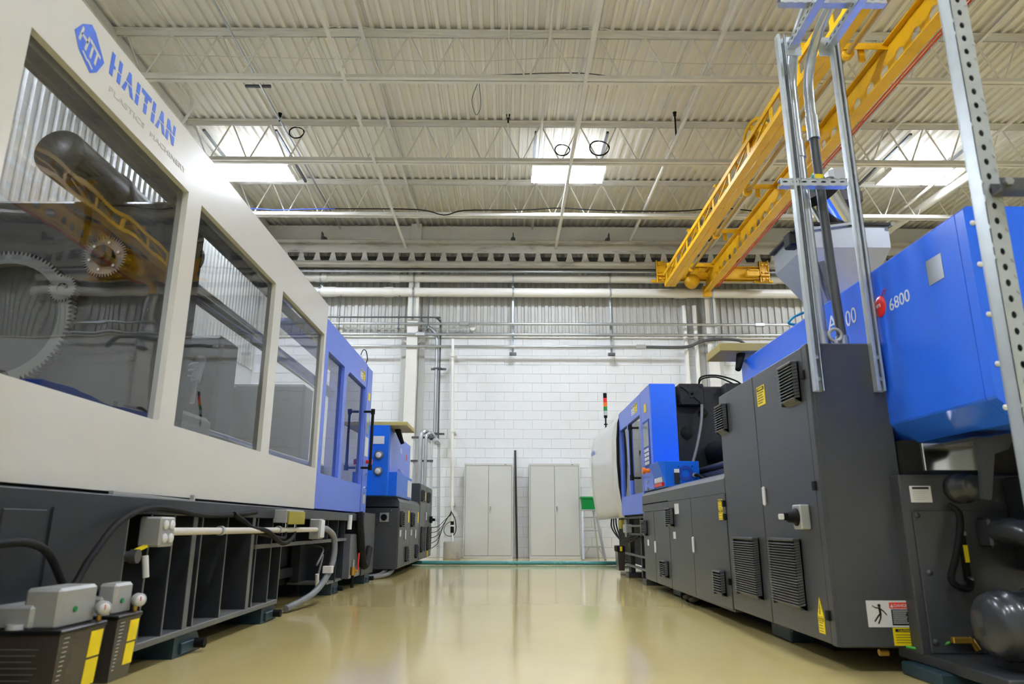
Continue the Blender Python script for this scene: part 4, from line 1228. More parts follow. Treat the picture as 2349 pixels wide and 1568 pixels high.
MB().box(-1.402, -1.396, 10.05, 10.45, 1.03, 1.26).build('breaker_recess', 'signwhite', eb)
MB().box(-1.90, -1.28, 8.95, 9.7, 1.88, 1.93, .004).build('hopper_shelf', 'khaki', lm)
MB().cyl((-1.46, 9.3, 1.88), (-1.40, 9.4, 1.70), .04, 10, .025).build('shelf_handle', 'black', lm)

# ================================================================== RIGHT MACHINE (injection end near, clamp end far)
rm = thing('injection_molding_machine', (2.4, 7.2, 0), 'blue and charcoal moulding machine with louvred cabinets along the right', 'machine', 'injection moulding machines')
FX = 1.50
# tall electrical cabinet
MB().box(FX + .012, 1.885, 3.38, 4.885, .11, 1.53, .006).build('tall_cabinet', 'grey', rm)
d1 = door(rm, FX + .006, -1, 3.44, 4.18, .112, 1.528)
d2 = door(rm, FX + .006, -1, 4.18, 4.88, .112, 1.528)
MB().box(FX - .002, FX + .02, 3.385, 3.438, .112, 1.528, .003).build('hinge_strip', 'grey', rm)
fx = FX
vent(d1, fx, -1, 3.684, 4.053, .234, .579, .0135)
vent(d2, fx, -1, 4.293, 4.688, .226, .575, .0135)
vent(d1, fx, -1, 3.497, 3.683, 1.254, 1.466, .0165)
vent(d2, fx, -1, 4.70, 4.868, 1.256, 1.451, .0165)
lever(d1, fx, -1, 4.115, .752, .863)
for z in (1.38, .83, .24):
    hinge(d1, fx, -1, 3.437, z)
side_warning(d1, fx, -1, 3.99, 4.115, 1.327, 1.442, 'WARNING', 'signyellow', 5)
sw = MB().box(fx, fx - .05, 3.535, 3.635, .625, .745, .006).build('rotary_switch', 'castalu', d1)
MB().lathe([(0, 0), (.044, 0), (.044, .006), (.03, .01), (.026, .045), (0, .045)], (fx - .05, 3.585, .685), (-1, 0, 0), 18).box(fx - .09, fx - .115, 3.575, 3.595, .668, .705, .004).build('switch_knob', 'black', d1)
MB().box(fx - .112, fx - .14, 3.577, 3.593, .672, .70, .004).build('switch_tip', 'signwhite', d1)
tri = MB().prism([(3.50, .225), (3.566, .225), (3.533, .31)], 'x', fx, fx - .0025).build('triangle_sign', 'signyellow', d1)
MB().prism([(3.529, .285), (3.535, .262), (3.529, .264), (3.537, .238), (3.531, .240), (3.538, .233), (3.542, .246), (3.539, .244), (3.534, .264), (3.540, .262)], 'x', fx - .002, fx - .0035).build('lightning_print', 'signblack', tri)
side_warning(d1, fx, -1, 3.50, 3.566, .15, .222, 'WARNING', 'signyellow', 4)
# signs on the end face that looks at the camera
def end_sign(x0, x1, z0, z1, yf, m, name='warning_label'):
    return MB().box(x0, x1, yf - .003, yf, z0, z1).build(name, m, rm)
dg_ = end_sign(1.646, 1.848, .198, .312, 3.38, 'signwhite', 'danger_sign')
dg_['label'] = 'white and red DANGER sign'
MB().box(1.750, 1.840, 3.376, 3.378, .278, .304).build('red_field', 'signred', dg_)
MB().box(1.756, 1.838, 3.376, 3.378, .206, .274).build('black_field', 'signblack', dg_)
text('lettering', 'DANGER', .019, 'signwhite', dg_, (1.770, 3.3755, .284), (1, 0, 0), squeeze=.95)
MB().prism([(1.754, .283), (1.768, .283), (1.761, .298)], 'y', 3.3752, 3.3762).build('alert_triangle', 'signwhite', dg_)
mb = MB()
for k in range(7):
    mb.box(1.761, 1.833 - random.uniform(0, .014), 3.3745, 3.3757, .266 - k * .0085, .2685 - k * .0085)
mb.build('small_print', 'signwhite', dg_)
mb = MB().lathe([(0, 0), (.007, 0), (.007, .002), (0, .002)], (1.703, 3.376, .291), (0, -1, 0), 10)
for p, q, w in (((1.703, .283), (1.706, .255), .010), ((1.706, .257), (1.690, .240), .007), ((1.690, .240), (1.676, .222), .006), ((1.707, .257), (1.704, .236), .007), ((1.704, .236), (1.692, .213), .006), ((1.702, .279), (1.684, .282), .005), ((1.684, .282), (1.672, .290), .004), ((1.704, .278), (1.722, .266), .005), ((1.722, .266), (1.734, .250), .004)):
    mb.bar((p[0], 3.3765, p[1]), (q[0], 3.3765, q[1]), w, .002, (0, 1, 0))
mb.build('falling_figure_print', 'signblack', dg_)
ys = end_sign(1.754, 1.854, .120, .196, 3.38, 'signyellow', 'caution_sign')
MB().box(1.764, 1.845, 3.3755, 3.377, .178, .191).build('black_band', 'signblack', ys)
text('lettering', 'CAUTION', .012, 'signyellow', ys, (1.8045, 3.375, .180), (1, 0, 0), align='CENTER')
mb = MB()
for k in range(4):
    mb.box(1.764, 1.842 - .01 * (k % 2), 3.3755, 3.377, .165 - k * .011, .167 - k * .011)
mb.build('small_print', 'signblack', ys)

# low cabinets
mb = MB().box(FX + .012, 2.1, 4.885, 7.90, .09, .90)
mb.hull([(x, y, z) for y in (4.885, 7.90) for x, z in ((2.1, .86), (FX, .86), (FX, .955), (FX + .014, .985), (FX + .045, 1.0), (2.1, 1.0))])
mb.box(FX, FX + .02, 6.64, 7.90, .79, .87)
mb.build('low_cabinet', 'grey', rm)
MB().hull([(x, y, z) for y in (4.89, 7.895) for x, z in ((FX - .002, .956), (FX + .012, .986), (FX + .045, 1.002), (FX + .06, 1.001), (FX + .01, .95))]).build('rounded_edge', 'greylight', rm)
dA = door(rm, FX + .006, -1, 4.895, 5.82, .10, .865)
dB = door(rm, FX + .006, -1, 5.82, 6.64, .10, .865)
dC = door(rm, FX + .006, -1, 6.64, 7.31, .095, .785)
dD = door(rm, FX + .006, -1, 7.31, 7.895, .09, .785)
vent(dA, fx, -1, 5.009, 5.202, .179, .343)
vent(dB, fx, -1, 6.437, 6.632, .635, .80)
vent(dC, fx, -1, 6.756, 6.998, .177, .327)
vent(dD, fx, -1, 7.68, 7.86, .54, .70)
lever(dA, fx, -1, 5.77, .433, .559)
lever(dC, fx, -1, 7.25, .379, .495)
side_warning(dA, fx, -1, 4.963, 5.06, .755, .823, 'CAUTION', 'signyellow', 3)
side_warning(dA, fx, -1, 4.963, 5.06, .682, .752, 'WARNING', 'signyellow', 3)
for z in (.79, .70, .28):
    hinge(dA, fx, -1, 4.915, z)
plate(dB, 'white_label', 'signwhite', fx, -1, 6.235, 6.385, .742, .831)
plate(dB, 'white_label', 'signwhite', fx, -1, 6.40, 6.49, .53, .59)
plate(dD, 'white_label', 'signwhite', fx, -1, 7.62, 7.70, .44, .50)
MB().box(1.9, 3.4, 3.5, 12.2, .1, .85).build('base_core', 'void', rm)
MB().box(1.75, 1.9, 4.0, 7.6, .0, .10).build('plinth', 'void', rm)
for y in (4.4, 7.0):
    MB().box(1.62, 1.9, y - .15, y + .15, 0, .09, .008).build('levelling_pad', 'pad', rm)
for k in range(2):
    MB().tube([(1.62, 6.0 + .2 * k, .12), (1.56, 6.1 + .2 * k, .06), (1.60, 6.4 + .2 * k, .03), (1.75, 6.7 + .2 * k, .03)], .022, 8, 6).build('floor_hose', 'black', rm)

# blue control box with fan on the low cabinet
cb = MB().box(1.52, 1.85, 6.78, 7.25, 1.0, 1.245, .004).hull([(1.46, 6.80, 1.245), (1.46, 7.2, 1.245), (1.53, 6.79, 1.245), (1.53, 7.2, 1.245), (1.53, 6.79, 1.0), (1.53, 7.2, 1.0), (1.46, 6.80, 1.235), (1.46, 7.2, 1.235)]).build('fan_control_box', 'bluebox', rm)
MB().ring((1.715, 6.779, 1.13), (0, -1, 0), .04, .072, .003, 28).build('fan_ring', 'bluedark', cb)
MB().box(1.605, 1.655, 6.774, 6.781, 1.03, 1.17).build('circuit_label', 'signblack', cb)
MB().box(1.605, 1.655, 6.773, 6.781, 1.135, 1.17).build('pink_label', 'signwhite', cb)
for dx in (-.065, .065):
    for dz in (-.065, .065):
        MB().cyl((1.715 + dx, 6.781, 1.13 + dz), (1.715 + dx, 6.772, 1.13 + dz), .007, 8).build('screw', 'chrome', cb)
for i in range(4):
    MB().box(1.50, 1.535, 6.86 + i * .09, 6.93 + i * .09, 1.05, 1.2, .003).build('circuit_breaker', 'signwhite', cb)
MB().box(1.495, 1.535, 6.84, 7.2, 1.015, 1.045).build('red_busbar', 'red', cb)
MB().cyl((1.80, 6.78, 1.11), (1.80, 6.74, 1.11), .022, 12).build('cable_gland', 'castalu', cb)
MB().tube([(1.80, 6.75, 1.11), (1.82, 6.68, 1.10), (1.86, 6.6, 1.05), (1.92, 6.5, 1.0)], .016, 8, 6).build('fan_box_cable', 'black', rm)

# blue injection shroud
prof_ = [(1.97, 1.03), (1.875, 1.115), (1.87, 1.125), (1.87, 1.90), (1.885, 1.915), (3.1, 1.915), (3.1, 1.03)]
sh = MB().prism(prof_, 'y', 2.68, 5.42).build('injection_shroud', 'blue', rm)
MB().prism(prof_, 'y', 2.62, 2.676).build('rear_shroud_panel', 'blue', sh)
for z in (1.84, 1.66, 1.45, 1.25, 1.08):
    MB().lathe([(.012, 0), (.010, .006), (0, .008)], (1.90, 2.62, z), (0, -1, 0), 10).build('screw', 'signwhite', sh)
plate(sh, 'type_plate', 'brushed', 1.87, -1, 2.80, 2.91, 1.67, 1.783)
text('lettering', 'MA', .125, 'printwhite', sh, (1.869, 4.03, 1.73), (0, -1, 0), squeeze=1.35)
text('lettering', '00', .125, 'printwhite', sh, (1.869, 3.685, 1.70), (0, -1, 0), squeeze=1.0)
text('lettering', '6800', .085, 'printwhite', sh, (1.869, 3.245, 1.655), (0, -1, 0), squeeze=1.06)
ms = MB().lathe([(0, 0), (.054, 0), (.050, .004), (.03, .007), (0, .009)], (1.87, 3.325, 1.705), (-1, 0, 0), 24).build('round_red_logo', 'red', sh)
text('small_lettering', 'mars', .034, 'signwhite', sh, (1.8595, 3.372, 1.70), (0, -1, 0), squeeze=1.05)
mb = MB()
ov = []
for k in range(24):
    t = 2 * math.pi * k / 24
    a, b = .065 * math.cos(t), .013 * math.sin(t)
    ov.append((1.868, 3.305 - (a * .75 - b * .66), 1.735 + (a * .66 + b * .75)))
MB().tube(ov, .0018, 5, 0, True).build('logo_ring', 'red', sh)

# hydraulic tank, pump and pipework under the shroud
tk = MB().box(1.83, 3.0, 3.30, 3.5, .09, .875, .006).build('oil_tank', 'grey', rm)
MB().box(1.868, 2.36, 3.288, 3.302, .10, .712, .004).build('tank_cover_plate', 'grey', tk)
for x, z in ((1.885, .69), (1.905, .44), (1.89, .15), (2.34, .69)):
    MB().lathe([(.014, 0), (.012, .01), (0, .012)], (x, 3.29, z), (0, -1, 0), 10).build('cover_bolt', 'grey', tk)
lb = MB().box(1.874, 1.972, 3.296, 3.30, .748, .823).build('oil_label', 'signwhite', tk)
MB().box(1.885, 1.962, 3.2945, 3.2965, .808, .818).build('black_band', 'signblack', tk)
mb = MB()
for k in range(5):
    mb.box(1.884, 1.955 - .008 * (k % 3), 3.2945, 3.2965, .797 - k * .009, .7985 - k * .009)
mb.build('small_print', 'printgrey', tk)
MB().lathe([(0, 0), (.07, 0), (.07, .05), (.058, .055), (.058, .12), (.05, .13), (0, .13)], (2.10, 3.30, .812), (0, -1, 0), 22).build('filler_cap', 'pumpgrey', tk)
MB().tube([(2.035, 3.28, .735), (2.05, 3.24, .70), (2.03, 3.22, .62), (1.99, 3.22, .50), (1.965, 3.23, .42), (1.99, 3.23, .385), (2.05, 3.25, .375), (2.075, 3.27, .40)], .015, 8, 8).build('breather_hose', 'black', tk)
lv = MB().box(2.055, 2.082, 3.262, 3.29, .40, .635, .006).build('level_gauge', 'black', tk)
MB().box(2.060, 2.078, 3.258, 3.264, .485, .56).build('level_glass', 'signyellow', lv)
for z in (.42, .61):
    MB().cyl((2.069, 3.29, z), (2.069, 3.25, z), .011, 8).build('level_bolt', 'chrome', lv)
fl = MB().box(2.15, 2.30, 3.20, 3.29, .55, .68, .01).build('suction_flange', 'pumpgrey', rm)
MB().tube([(2.2, 3.22, .62), (2.2, 3.1, .62), (2.22, 3.0, .58), (2.23, 2.96, .50), (2.23, 2.95, .40)], .055, 16, 8).build('suction_elbow', 'pumpgrey', rm)
MB().cyl((2.23, 2.95, .40), (2.23, 2.95, .43), .085, 18).build('elbow_flange', 'pumpgrey', rm)
pm = MB().lathe([(0, 0), (.085, 0), (.112, .012), (.125, .035), (.125, .06), (.135, .065), (.135, .10), (.125, .105), (.125, .5), (0, .5)], (1.885, 2.92, .265), (1, 0, 0), 30).build('hydraulic_pump', 'pumpgrey', rm)
MB().lathe([(.128, 0), (.145, 0), (.145, .03), (.128, .03)], (2.09, 2.92, .265), (1, 0, 0), 28).build('pump_flange', 'pumpgrey', pm)
MB().box(1.98, 2.3, 2.80, 3.04, .05, .16).build('pump_foot', 'frame', pm)
MB().box(1.845, 2.09, 3.10, 3.12, .878, 1.0, .003).build('stainless_cover', 'chrome', rm)
MB().prism([(1.94, .99), (2.12, 1.02), (2.07, .95), (2.01, .93), (1.965, .745), (1.93, .75), (1.945, .9)], 'y', 2.88, 2.90).box(1.94, 2.12, 2.89, 3.1, .985, 1.0).build('support_bracket', 'frame', rm)
MB().box(2.3, 2.42, 2.9, 3.28, .45, .86, .01).build('valve_block', 'frame', rm)
MB().box(2.2, 2.6, 2.7, 2.9, .80, 1.0, .006).build('rear_plate', 'castalu', rm)
MB().box(1.89, 3.0, 3.34, 5.3, .876, 1.04).build('dark_gap_backing', 'void', rm)  # dark backing added so the gap between shroud and tank stays black
MB().box(1.83, 3.0, 2.75, 3.5, .055, .10, .005).build('base_beam', 'frame', rm)
MB().box(1.78, 1.98, 3.10, 3.40, 0, .055, .008).build('levelling_pad', 'pad', rm)
MB().box(1.97, 2.5, 2.65, 3.0, 0, .056, .006).build('levelling_pad', 'pad', rm)
MB().tube([(1.80, 3.37, .118), (1.85, 3.34, .112), (1.90, 3.31, .125), (1.95, 3.285, .148)], .007, 6, 6).build('earth_cable', 'cablegreen', rm)
MB().box(1.955, 2.04, 3.262, 3.29, .145, .172, .004).cyl((2.04, 3.275, .16), (2.062, 3.275, .12), .014, 8).build('drain_valve', 'brass', rm)
MB().cyl((1.70, 3.42, .085), (1.74, 3.42, .085), .015, 8).build('brass_nipple', 'brass', rm)

# injection barrel, platen and guards at the far end
pl = MB().box(1.78, 3.3, 7.55, 7.95, .85, 2.13, .02).build('fixed_platen', 'castiron', rm)
mb = MB().box(1.86, 2.13, 7.42, 7.56, 1.90, 2.135, .01)
sqc = mb.build('square_cover', 'castiron', rm)
mb = MB()
for a, b in (((1.89, 1.925), (2.10, 2.11)), ((2.10, 1.925), (1.89, 2.11))):
    mb.bar((a[0], 7.415, a[1]), (b[0], 7.415, b[1]), .022, .02, (0, 1, 0))
for x in (1.89, 2.10):
    for z in (1.925, 2.11):
        mb.cyl((x, 7.43, z), (x, 7.40, z), .02, 12)
mb.cyl((1.995, 7.43, 2.018), (1.995, 7.405, 2.018), .038, 14)
mb.build('cross_ribs', 'castiron', sqc)
for x, z, r in ((2.14, 1.83, .05), (1.95, 1.62, .07), (2.2, 1.08, .055)):
    MB().lathe([(0, 0), (r, 0), (r, .004), (0, .004)], (x, 7.545, z), (0, -1, 0), 22).build('platen_bore', 'void', pl)
MB().box(1.80, 1.86, 7.535, 7.552, 1.02, 1.8, .02).build('platen_slot', 'void', pl)
MB().tube([(2.1, 7.42, 1.92), (2.07, 7.4, 1.7), (2.0, 7.36, 1.45), (1.93, 7.34, 1.25), (1.9, 7.33, 1.15)], .016, 8, 8).build('platen_hose', 'greyplast', pl)
MB().tube([(2.1, 7.5, 2.13), (2.13, 7.48, 2.22), (2.3, 7.45, 2.23), (2.5, 7.42, 2.16), (2.56, 7.4, 2.08)], .009, 6, 8).tube([(2.1, 7.5, 2.13), (2.14, 7.48, 2.20), (2.3, 7.45, 2.21), (2.48, 7.42, 2.12)], .008, 6, 8).build('top_cables', 'black', pl)
MB().box(2.35, 2.75, 7.4, 7.56, 2.0, 2.14, .02).build('platen_lug', 'castiron', pl)
bs = MB().prism([(1.98, 1.14), (1.98, 1.68), (2.06, 1.78), (2.7, 1.78), (2.7, 1.14)], 'y', 5.45, 6.35).build('barrel_cover', 'blue', rm)
MB().box(1.965, 1.978, 5.5, 6.30, 1.18, 1.64).build('mesh_panel', 'black', bs)
MB().prism([(6.12, 1.5), (6.26, 1.5), (6.19, 1.62)], 'x', 1.964, 1.961).build('triangle_sign', 'signyellow', bs)
MB().prism([(2.0, 1.70), (2.2, 1.70), (2.1, 1.62)], 'y', 6.352, 6.355).build('end_mark', 'signyellow', bs)
MB().cyl((2.25, 6.3, 1.4), (2.25, 7.55, 1.4), .12, 20).build('injection_barrel', 'castiron', rm)
MB().cyl((1.95, 5.4, 1.17), (1.95, 7.5, 1.17), .035, 14).build('guide_rod', 'castiron', rm)
MB().box(1.9, 3.0, 5.4, 7.55, 1.0, 1.08, .01).box(1.86, 1.92, 5.4, 7.5, 1.08, 1.12).build('carriage_bed', 'castiron', rm)
# control column and blue guard door
ctl = MB().box(FX + .002, 1.775, 7.25, 7.78, 1.004, 2.10, .008).build('control_column', 'bluelight', rm)
MB().box(FX + .012, 1.776, 7.243, 7.252, 1.005, 2.09).build('end_plate', 'blue', ctl)
MB().box(FX - .004, FX, 7.34, 7.66, 1.24, 1.74).build('keypad_frame', 'bluedark', ctl)
MB().box(FX - .007, FX - .003, 7.37, 7.63, 1.46, 1.71).build('display', 'screen', ctl)
for r_ in range(4):
    for c_ in range(3):
        MB().box(FX - .009, FX - .003, 7.39 + c_ * .08, 7.45 + c_ * .08, 1.27 + r_ * .045, 1.302 + r_ * .045).build('key', 'signwhite', ctl)
MB().cyl((FX, 7.42, 1.20), (FX - .05, 7.42, 1.20), .022, 12).cyl((FX - .045, 7.42, 1.20), (FX - .075, 7.42, 1.20), .034, 14).build('emergency_stop', 'orange', ctl)
for z in (1.09, 1.02):
    MB().cyl((FX, 7.5, z), (FX - .02, 7.5, z), .016, 10).build('push_button', 'chrome', ctl)
plate(ctl, 'warning_label', 'signyellow', FX, -1, 7.45, 7.56, 1.83, 1.92)
mb = MB()
for y0, y1, z0, z1 in ((7.80, 9.35, .77, 1.0), (7.80, 9.35, 1.86, 2.09), (7.80, 7.86, 1.0, 1.86), (8.62, 8.72, 1.0, 1.86), (9.28, 9.35, 1.0, 1.86)):
    mb.box(FX + .005, FX + .06, y0, y1, z0, z1)
mb.box(FX + .05, FX + .5, 7.8, 9.35, 2.06, 2.09)
gd = mb.build('blue_door', 'bluelight', rm)
gd['label'] = 'periwinkle blue front guard door'
window_pane(gd, FX + .03, 7.855, 8.625, .995, 1.865)
window_pane(gd, FX + .03, 8.715, 9.285, .995, 1.865)
side_warning(gd, FX + .005, -1, 8.0, 8.16, 1.92, 2.03, 'CAUTION', 'signyellow', 3)
side_warning(gd, FX + .005, -1, 8.18, 8.36, 1.92, 2.03, 'DANGER', 'signwhite', 3)
hd = MB().cyl((FX - .10, 7.92, 1.14), (FX - .10, 7.92, 1.74), .017, 10).build('door_handle', 'blackgloss', gd)
for z in (1.16, 1.72):
    MB().cyl((FX, 7.92, z), (FX - .10, 7.92, z), .014, 10).cyl((FX - .1, 7.92, z - .03), (FX - .1, 7.92, z + .03), .024, 12).build('handle_bracket', 'blackgloss', hd)
# white clamp guard, bulging
pr = [(1.56, .755), (1.53, .9), (1.495, 1.15), (1.48, 1.45), (1.485, 1.75), (1.505, 1.98), (1.54, 2.10), (1.62, 2.17), (1.80, 2.21)]
mb = MB()
ys_ = [9.36, 9.9, 10.6, 11.3, 11.9, 12.25, 12.40]
grid = [[(x + (.0 if y < 12.3 else .05), y, z - .0 * y) for x, z in pr] for y in ys_]
vs = [p for row in grid for p in row]
m_ = len(pr)
mb.add(vs, [(i * m_ + j, i * m_ + j + 1, (i + 1) * m_ + j + 1, (i + 1) * m_ + j) for i in range(len(ys_) - 1) for j in range(m_ - 1)], True)
wg2 = mb.build('white_guard', 'guardwhite', rm)
sd = wg2.modifiers.new('thickness', 'SOLIDIFY')
sd.thickness = .03
sd.offset = 0
wg2['label'] = 'curved white painted clamp guard'
MB().tube([(x - .004, 9.352, z) for x, z in pr[:-1]], .018, 6).build('rubber_edge', 'black', wg2)
text('lettering', 'HAITIAN', .09, 'logoblue', wg2, (1.462, 12.2, 1.80), (0, -1, 0), bold=.002, squeeze=1.3)
MB().box(1.75, 3.2, 9.6, 12.2, .95, 2.05, .05).build('clamp_unit', 'castiron', rm)
# underneath
for y in (8.15, 8.62, 9.42, 9.52):
    MB().box(1.60, 1.66, y - .03, y + .03, .05, .76, .004).build('base_post', 'frame', rm)
for z, m_ in ((.15, 'frameedge'), (.29, 'frameedge'), (.64, 'frameedge'), (.74, 'frame'), (.54, 'frame')):
    MB().box(1.58, 1.62, 8.0, 9.7, z - .012, z + .012, .002).build('base_rail', m_, rm)
MB().box(1.8, 1.82, 8.0, 9.4, .1, .7).build('inner_panel', 'greylight', rm)
for y in (8.3, 9.45):
    MB().box(1.56, 1.82, y - .12, y + .12, 0, .06, .006).build('levelling_pad', 'frame', rm)
for k in range(3):
    MB().tube([(1.55, 10.6 - .2 * k, .74), (1.53, 10.5 - .25 * k, .62), (1.53, 10.0 - .2 * k, .50 - .02 * k), (1.53, 9.4 - .1 * k, .43 + .02 * k), (1.54, 8.9, .46 + .03 * k), (1.58, 8.6, .52)], .011, 6, 6).build('hose_loop', 'black', rm)
MB().box(1.55, 1.60, 9.75, 10.0, .60, .72, .004).build('olive_terminal_box', 'olive', rm)
MB().box(1.54, 1.62, 9.30, 9.55, .55, .66, .01).cyl((1.56, 9.4, .5), (1.56, 9.4, .72), .02, 8).build('valve_manifold', 'castalu', rm)
MB().bar((1.56, 9.4, .755), (1.56, 12.3, .745), .03, .02).build('guard_rail', 'castalu', rm)
lp = MB().hull([(x, y, z) for z, e in ((.06, .012), (.30, 0)) for x in (1.50 + e, 1.60 - e) for y in (9.80 + e, 10.05 - e)]).build('lubrication_reservoir', 'smoke', rm)
MB().box(1.49, 1.60, 9.8, 10.05, .30, .38, .01).build('reservoir_top', 'black', lp)
MB().box(1.53, 1.56, 9.792, 9.801, .31, .37).build('yellow_label', 'signyellow', lp)
# signal tower
tw = MB().cyl((1.58, 11.1, 2.10), (1.58, 11.1, 2.31), .012, 8).cyl((1.58, 11.1, 2.20), (1.58, 11.1, 2.215), .03, 12).build('signal_tower', 'black', rm)
for z0, z1, m, r_ in ((2.31, 2.35, 'black', .028), (2.35, 2.42, 'clearplast', .03), (2.42, 2.49, 'green', .03), (2.49, 2.56, 'orange', .03), (2.56, 2.63, 'red', .03), (2.63, 2.71, 'black', .03)):
    MB().cyl((1.58, 11.1, z0), (1.58, 11.1, z1), r_, 14).build('signal_lens', m, tw)
# shelf at the front of the shroud
shf = MB().box(1.665, 2.15, 5.28, 5.66, 1.965, 2.03, .004).build('hopper_shelf', 'khaki', rm)
MB().cyl((1.86, 5.38, 1.965), (1.80, 5.30, 1.82), .035, 12, .022).build('shelf_handle', 'black', shf)

# ---- hopper and loader standing on the right machine
hp_ = thing('material_hopper', (2.6, 5.2, 1.915), 'stainless steel material hopper with loader behind the strut posts', 'hopper')
hb = MB()
def fr(x0, x1, y0, y1, z): return [(x0, y0, z), (x1, y0, z), (x1, y1, z), (x0, y1, z)]
rings = [fr(2.27, 2.93, 4.95, 5.55, 2.88), fr(2.27, 2.93, 4.95, 5.55, 2.70), fr(2.5, 2.72, 5.12, 5.35, 2.25), fr(2.53, 2.69, 5.15, 5.32, 1.92)]
vs = [p for r_ in rings for p in r_]
hb.add(vs, [(i * 4 + k, i * 4 + (k + 1) % 4, (i + 1) * 4 + (k + 1) % 4, (i + 1) * 4 + k) for i in range(3) for k in range(4)] + [(0, 1, 2, 3), (15, 14, 13, 12)])
hb.build('hopper_body', 'brushed', hp_)
MB().box(2.24, 2.96, 4.93, 5.57, 2.875, 2.90, .004).build('hopper_lid', 'blackgloss', hp_)
MB().bar((2.3, 4.94, 2.84), (2.72, 4.94, 2.90), .02, .03, (0, 1, 0)).build('lid_arm', 'castalu', hp_)
MB().cyl((2.95, 4.95, 2.88), (2.95, 4.91, 2.88), .02, 10).build('lid_knob', 'chrome', hp_)
MB().prism([(2.45, 2.90), (2.78, 2.90), (2.68, 3.04), (2.58, 3.06)], 'y', 5.1, 5.3).build('loader_bracket', 'castalu', hp_)
MB().cyl((2.68, 5.15, 2.95), (2.5, 5.05, 3.18), .13, 20).build('vacuum_chamber', 'chrome', hp_)
MB().cyl((2.5, 5.05, 3.18), (2.45, 5.02, 3.23), .145, 20).build('chamber_clamp', 'blackgloss', hp_)
MB().cyl((2.66, 5.1, 3.05), (2.78, 5.15, 3.12), .06, 16).build('inlet_port', 'chrome', hp_)
MB().box(2.56, 2.78, 5.0, 5.22, 3.2, 3.42, .03).build('loader_motor', 'castalu', hp_)
MB().box(2.60, 2.8, 4.99, 5.1, 3.10, 3.22, .02).build('motor_base', 'grey', hp_)
MB().tube([(2.5, 5.0, 3.3), (2.44, 5.0, 3.34), (2.42, 5.02, 3.28), (2.45, 5.05, 3.2)], .02, 8, 6).build('teal_hose', 'hose', hp_)
MB().box(2.18, 2.27, 5.0, 5.12, 2.74, 2.86, .01).build('latch', 'blackgloss', hp_)
MB().bar((2.40, 5.0, 2.6), (2.55, 5.02, 2.0), .05, .03, (0, 1, 0)).build('support_leg', 'darkstrut', hp_)
pipe('blue_air_hose', [(2.56, 5.5, 2.40), (2.48, 5.58, 2.37), (2.41, 5.6, 2.34), (2.36, 5.6, 2.29), (2.40, 5.6, 2.275), (2.48, 5.58, 2.275), (2.55, 5.4, 2.28)], .011, 'tealcable', 'short bright teal hose beside the strut post above the blue shroud', 'hose', None, 8, 5)

# ================================================================== strut frame bolted to the right machine's cabinet
sf = thing('conduit_support_frame', (1.68, 3.34, 1.28), 'galvanised strut frame rising from the end of the charcoal cabinet', 'strut frame')
for x in (1.53, 1.832):
    strut('post', (x, 3.377, 1.28), (x, 3.377, 3.32), sf, (1, 0, 0), (0, -1, 0))
    for z in (1.34, 1.45):
        MB().cyl((x, 3.37, z), (x, 3.345, z), .011, 6).build('bolt', 'galv', sf)
strut('cross_strut', (1.44, 3.338, 2.40), (1.84, 3.338, 2.40), sf, (0, 0, 1), (0, 1, 0))
strut('arm', (1.575, 3.38, 3.26), (1.575, 2.1, 3.26), sf, (0, 0, 1), (1, 0, 0))
strut('arm', (1.79, 3.38, 3.26), (1.79, 2.1, 3.26), sf, (0, 0, 1), (1, 0, 0))
strut('top_cross_strut', (1.42, 3.06, 3.305), (1.98, 3.06, 3.305), sf, (0, 0, 1), (0, 1, 0))
for x in (1.60, 1.80):
    MB().box(x - .05, x + .05, 3.372, 3.376, 3.2, 3.32).build('corner_plate', 'galv2', sf)
c1 = thing('power_conduit', (1.585, 3.45, 1.53), 'galvanised power conduit standing on the charcoal cabinet, left of two', 'conduit', 'conduits on the charcoal cabinet')
MB().tube([(1.618, 3.45, 1.53), (1.61, 3.45, 2.0), (1.605, 3.45, 2.9), (1.61, 3.44, 3.12), (1.63, 3.36, 3.32), (1.655, 3.15, 3.45), (1.68, 2.7, 3.52), (1.68, 2.2, 3.52)], .030, 14, 6).build('pipe', 'galv', c1)
MB().cyl((1.607, 3.45, 2.60), (1.606, 3.45, 2.70), .035, 14).build('coupling', 'galv', c1)
MB().cyl((1.618, 3.45, 1.53), (1.617, 3.45, 1.60), .04, 14).build('hub', 'galv', c1)
c2 = thing('flexible_power_conduit', (1.70, 3.45, 1.53), 'dark flexible conduit standing on the charcoal cabinet, right of two', 'conduit', 'conduits on the charcoal cabinet')
MB().tube([(1.722, 3.45, 1.53), (1.708, 3.45, 2.0), (1.70, 3.45, 2.74)], .024, 12, 5).build('flexible_part', 'darkstrut', c2)
MB().tube([(1.70, 3.45, 2.74), (1.70, 3.45, 2.95), (1.705, 3.43, 3.12), (1.73, 3.33, 3.3), (1.77, 3.1, 3.42), (1.78, 2.7, 3.46), (1.78, 2.2, 3.46)], .027, 12, 6).build('rigid_part', 'galv', c2)
MB().cyl((1.70, 3.45, 2.72), (1.70, 3.45, 2.86), .032, 14).build('coupling', 'galv', c2)
MB().box(1.668, 1.712, 3.42, 3.426, 2.44, 2.49).build('tape_mark', 'signyellow', c2)
MB().cyl((1.722, 3.45, 1.53), (1.721, 3.45, 1.585), .032, 12).build('hub', 'galv', c2)
eb_ = []
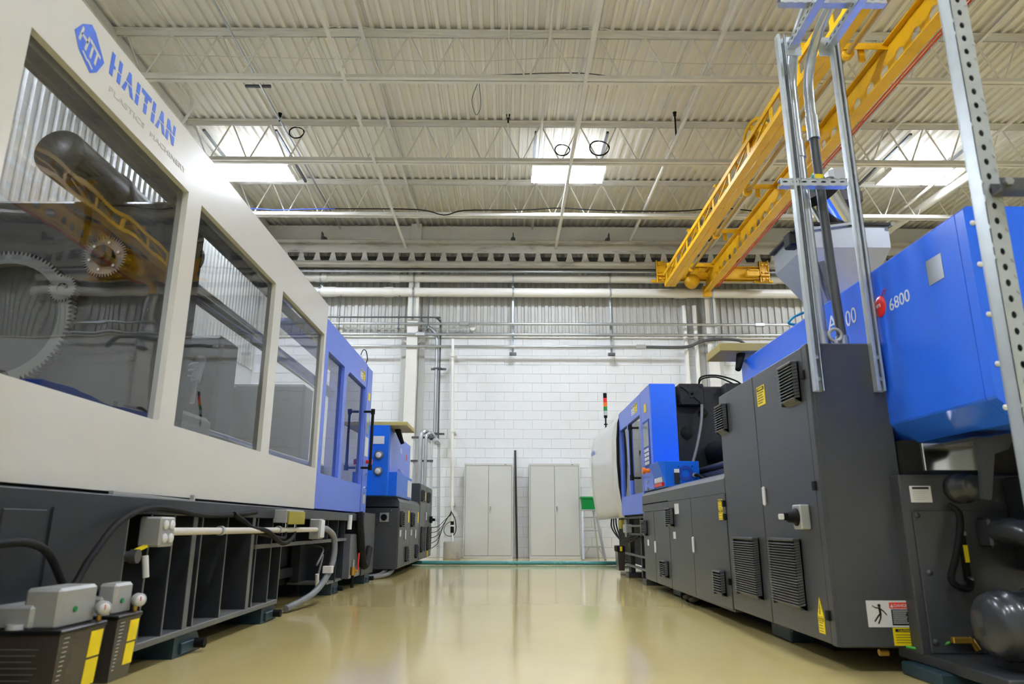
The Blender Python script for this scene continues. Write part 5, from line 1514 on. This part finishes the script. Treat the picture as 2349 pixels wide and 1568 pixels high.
for k in range(20):
    t = 2 * math.pi * k / 20
    eb_.append((1.668 + .032 * math.cos(t), 3.41, 1.58 + .032 * math.sin(t)))
MB().tube(eb_, .009, 8, 0, True).cyl((1.668, 3.41, 1.528), (1.668, 3.41, 1.55), .014, 10).build('lifting_eye', 'castalu', rm)

# ================================================================== perforated post in the right foreground
pp = thing('perforated_post', (1.33, 1.92, 0), 'perforated galvanised strut post in the right foreground', 'post')
def perf(name, p, q, w, side, depth, m, pitch=.0476, r=.0075, dd=.041):
    p, q, s, d = Vector(p), Vector(q), Vector(side), Vector(depth)
    dr = (q - p).normalized()
    L = (q - p).length
    n = int(L / pitch)
    mb = MB()
    FF = lambda u, v: p + dr * u + s * v
    for k in range(n):
        mb.holed(FF, k * pitch, (k + 1) * pitch, -w / 2, w / 2, (k * pitch + pitch / 2, 0), r * 1.45, 14, r)
    q2 = p + dr * (n * pitch)
    for k in (-1, 1):
        a, b = p + s * (k * w / 2), q2 + s * (k * w / 2)
        mb.add([a, b, b + d * dd, a + d * dd], [(0, 1, 2, 3)])
        a2, b2 = a + d * dd, b + d * dd
        mb.add([a2, b2, b2 - s * (k * .011), a2 - s * (k * .011)], [(0, 1, 2, 3)])
    o = mb.build(name, m, pp)
    sd = o.modifiers.new('thickness', 'SOLIDIFY')
    sd.thickness = .0028
    return o
perf('post', (1.41, 1.86, 0.0), (1.437, 1.86, 3.3), .052, (1, 0, 0), (0, 1, 0), 'galv2', dd=.05)
MB().box(1.42, 2.6, 1.817, 1.858, 1.575, 1.583).box(1.42, 2.6, 1.817, 1.820, 1.583, 1.615).box(1.42, 2.6, 1.855, 1.858, 1.583, 1.615).build('side_arm', 'darkstrut', pp)
MB().cyl((1.44, 1.82, 1.60), (1.44, 1.806, 1.60), .013, 6).build('bolt', 'galv', pp)
MB().box(1.34, 1.48, 1.82, 1.96, 0, .008).build('base_plate', 'galv2', pp)
MB().bar((1.41, 1.913, .01), (1.437, 1.913, 3.3), .05, .003, (0, 1, 0)).build('hole_darkening_plate', 'galv2', pp)  # plate added behind the post to make its holes look dark
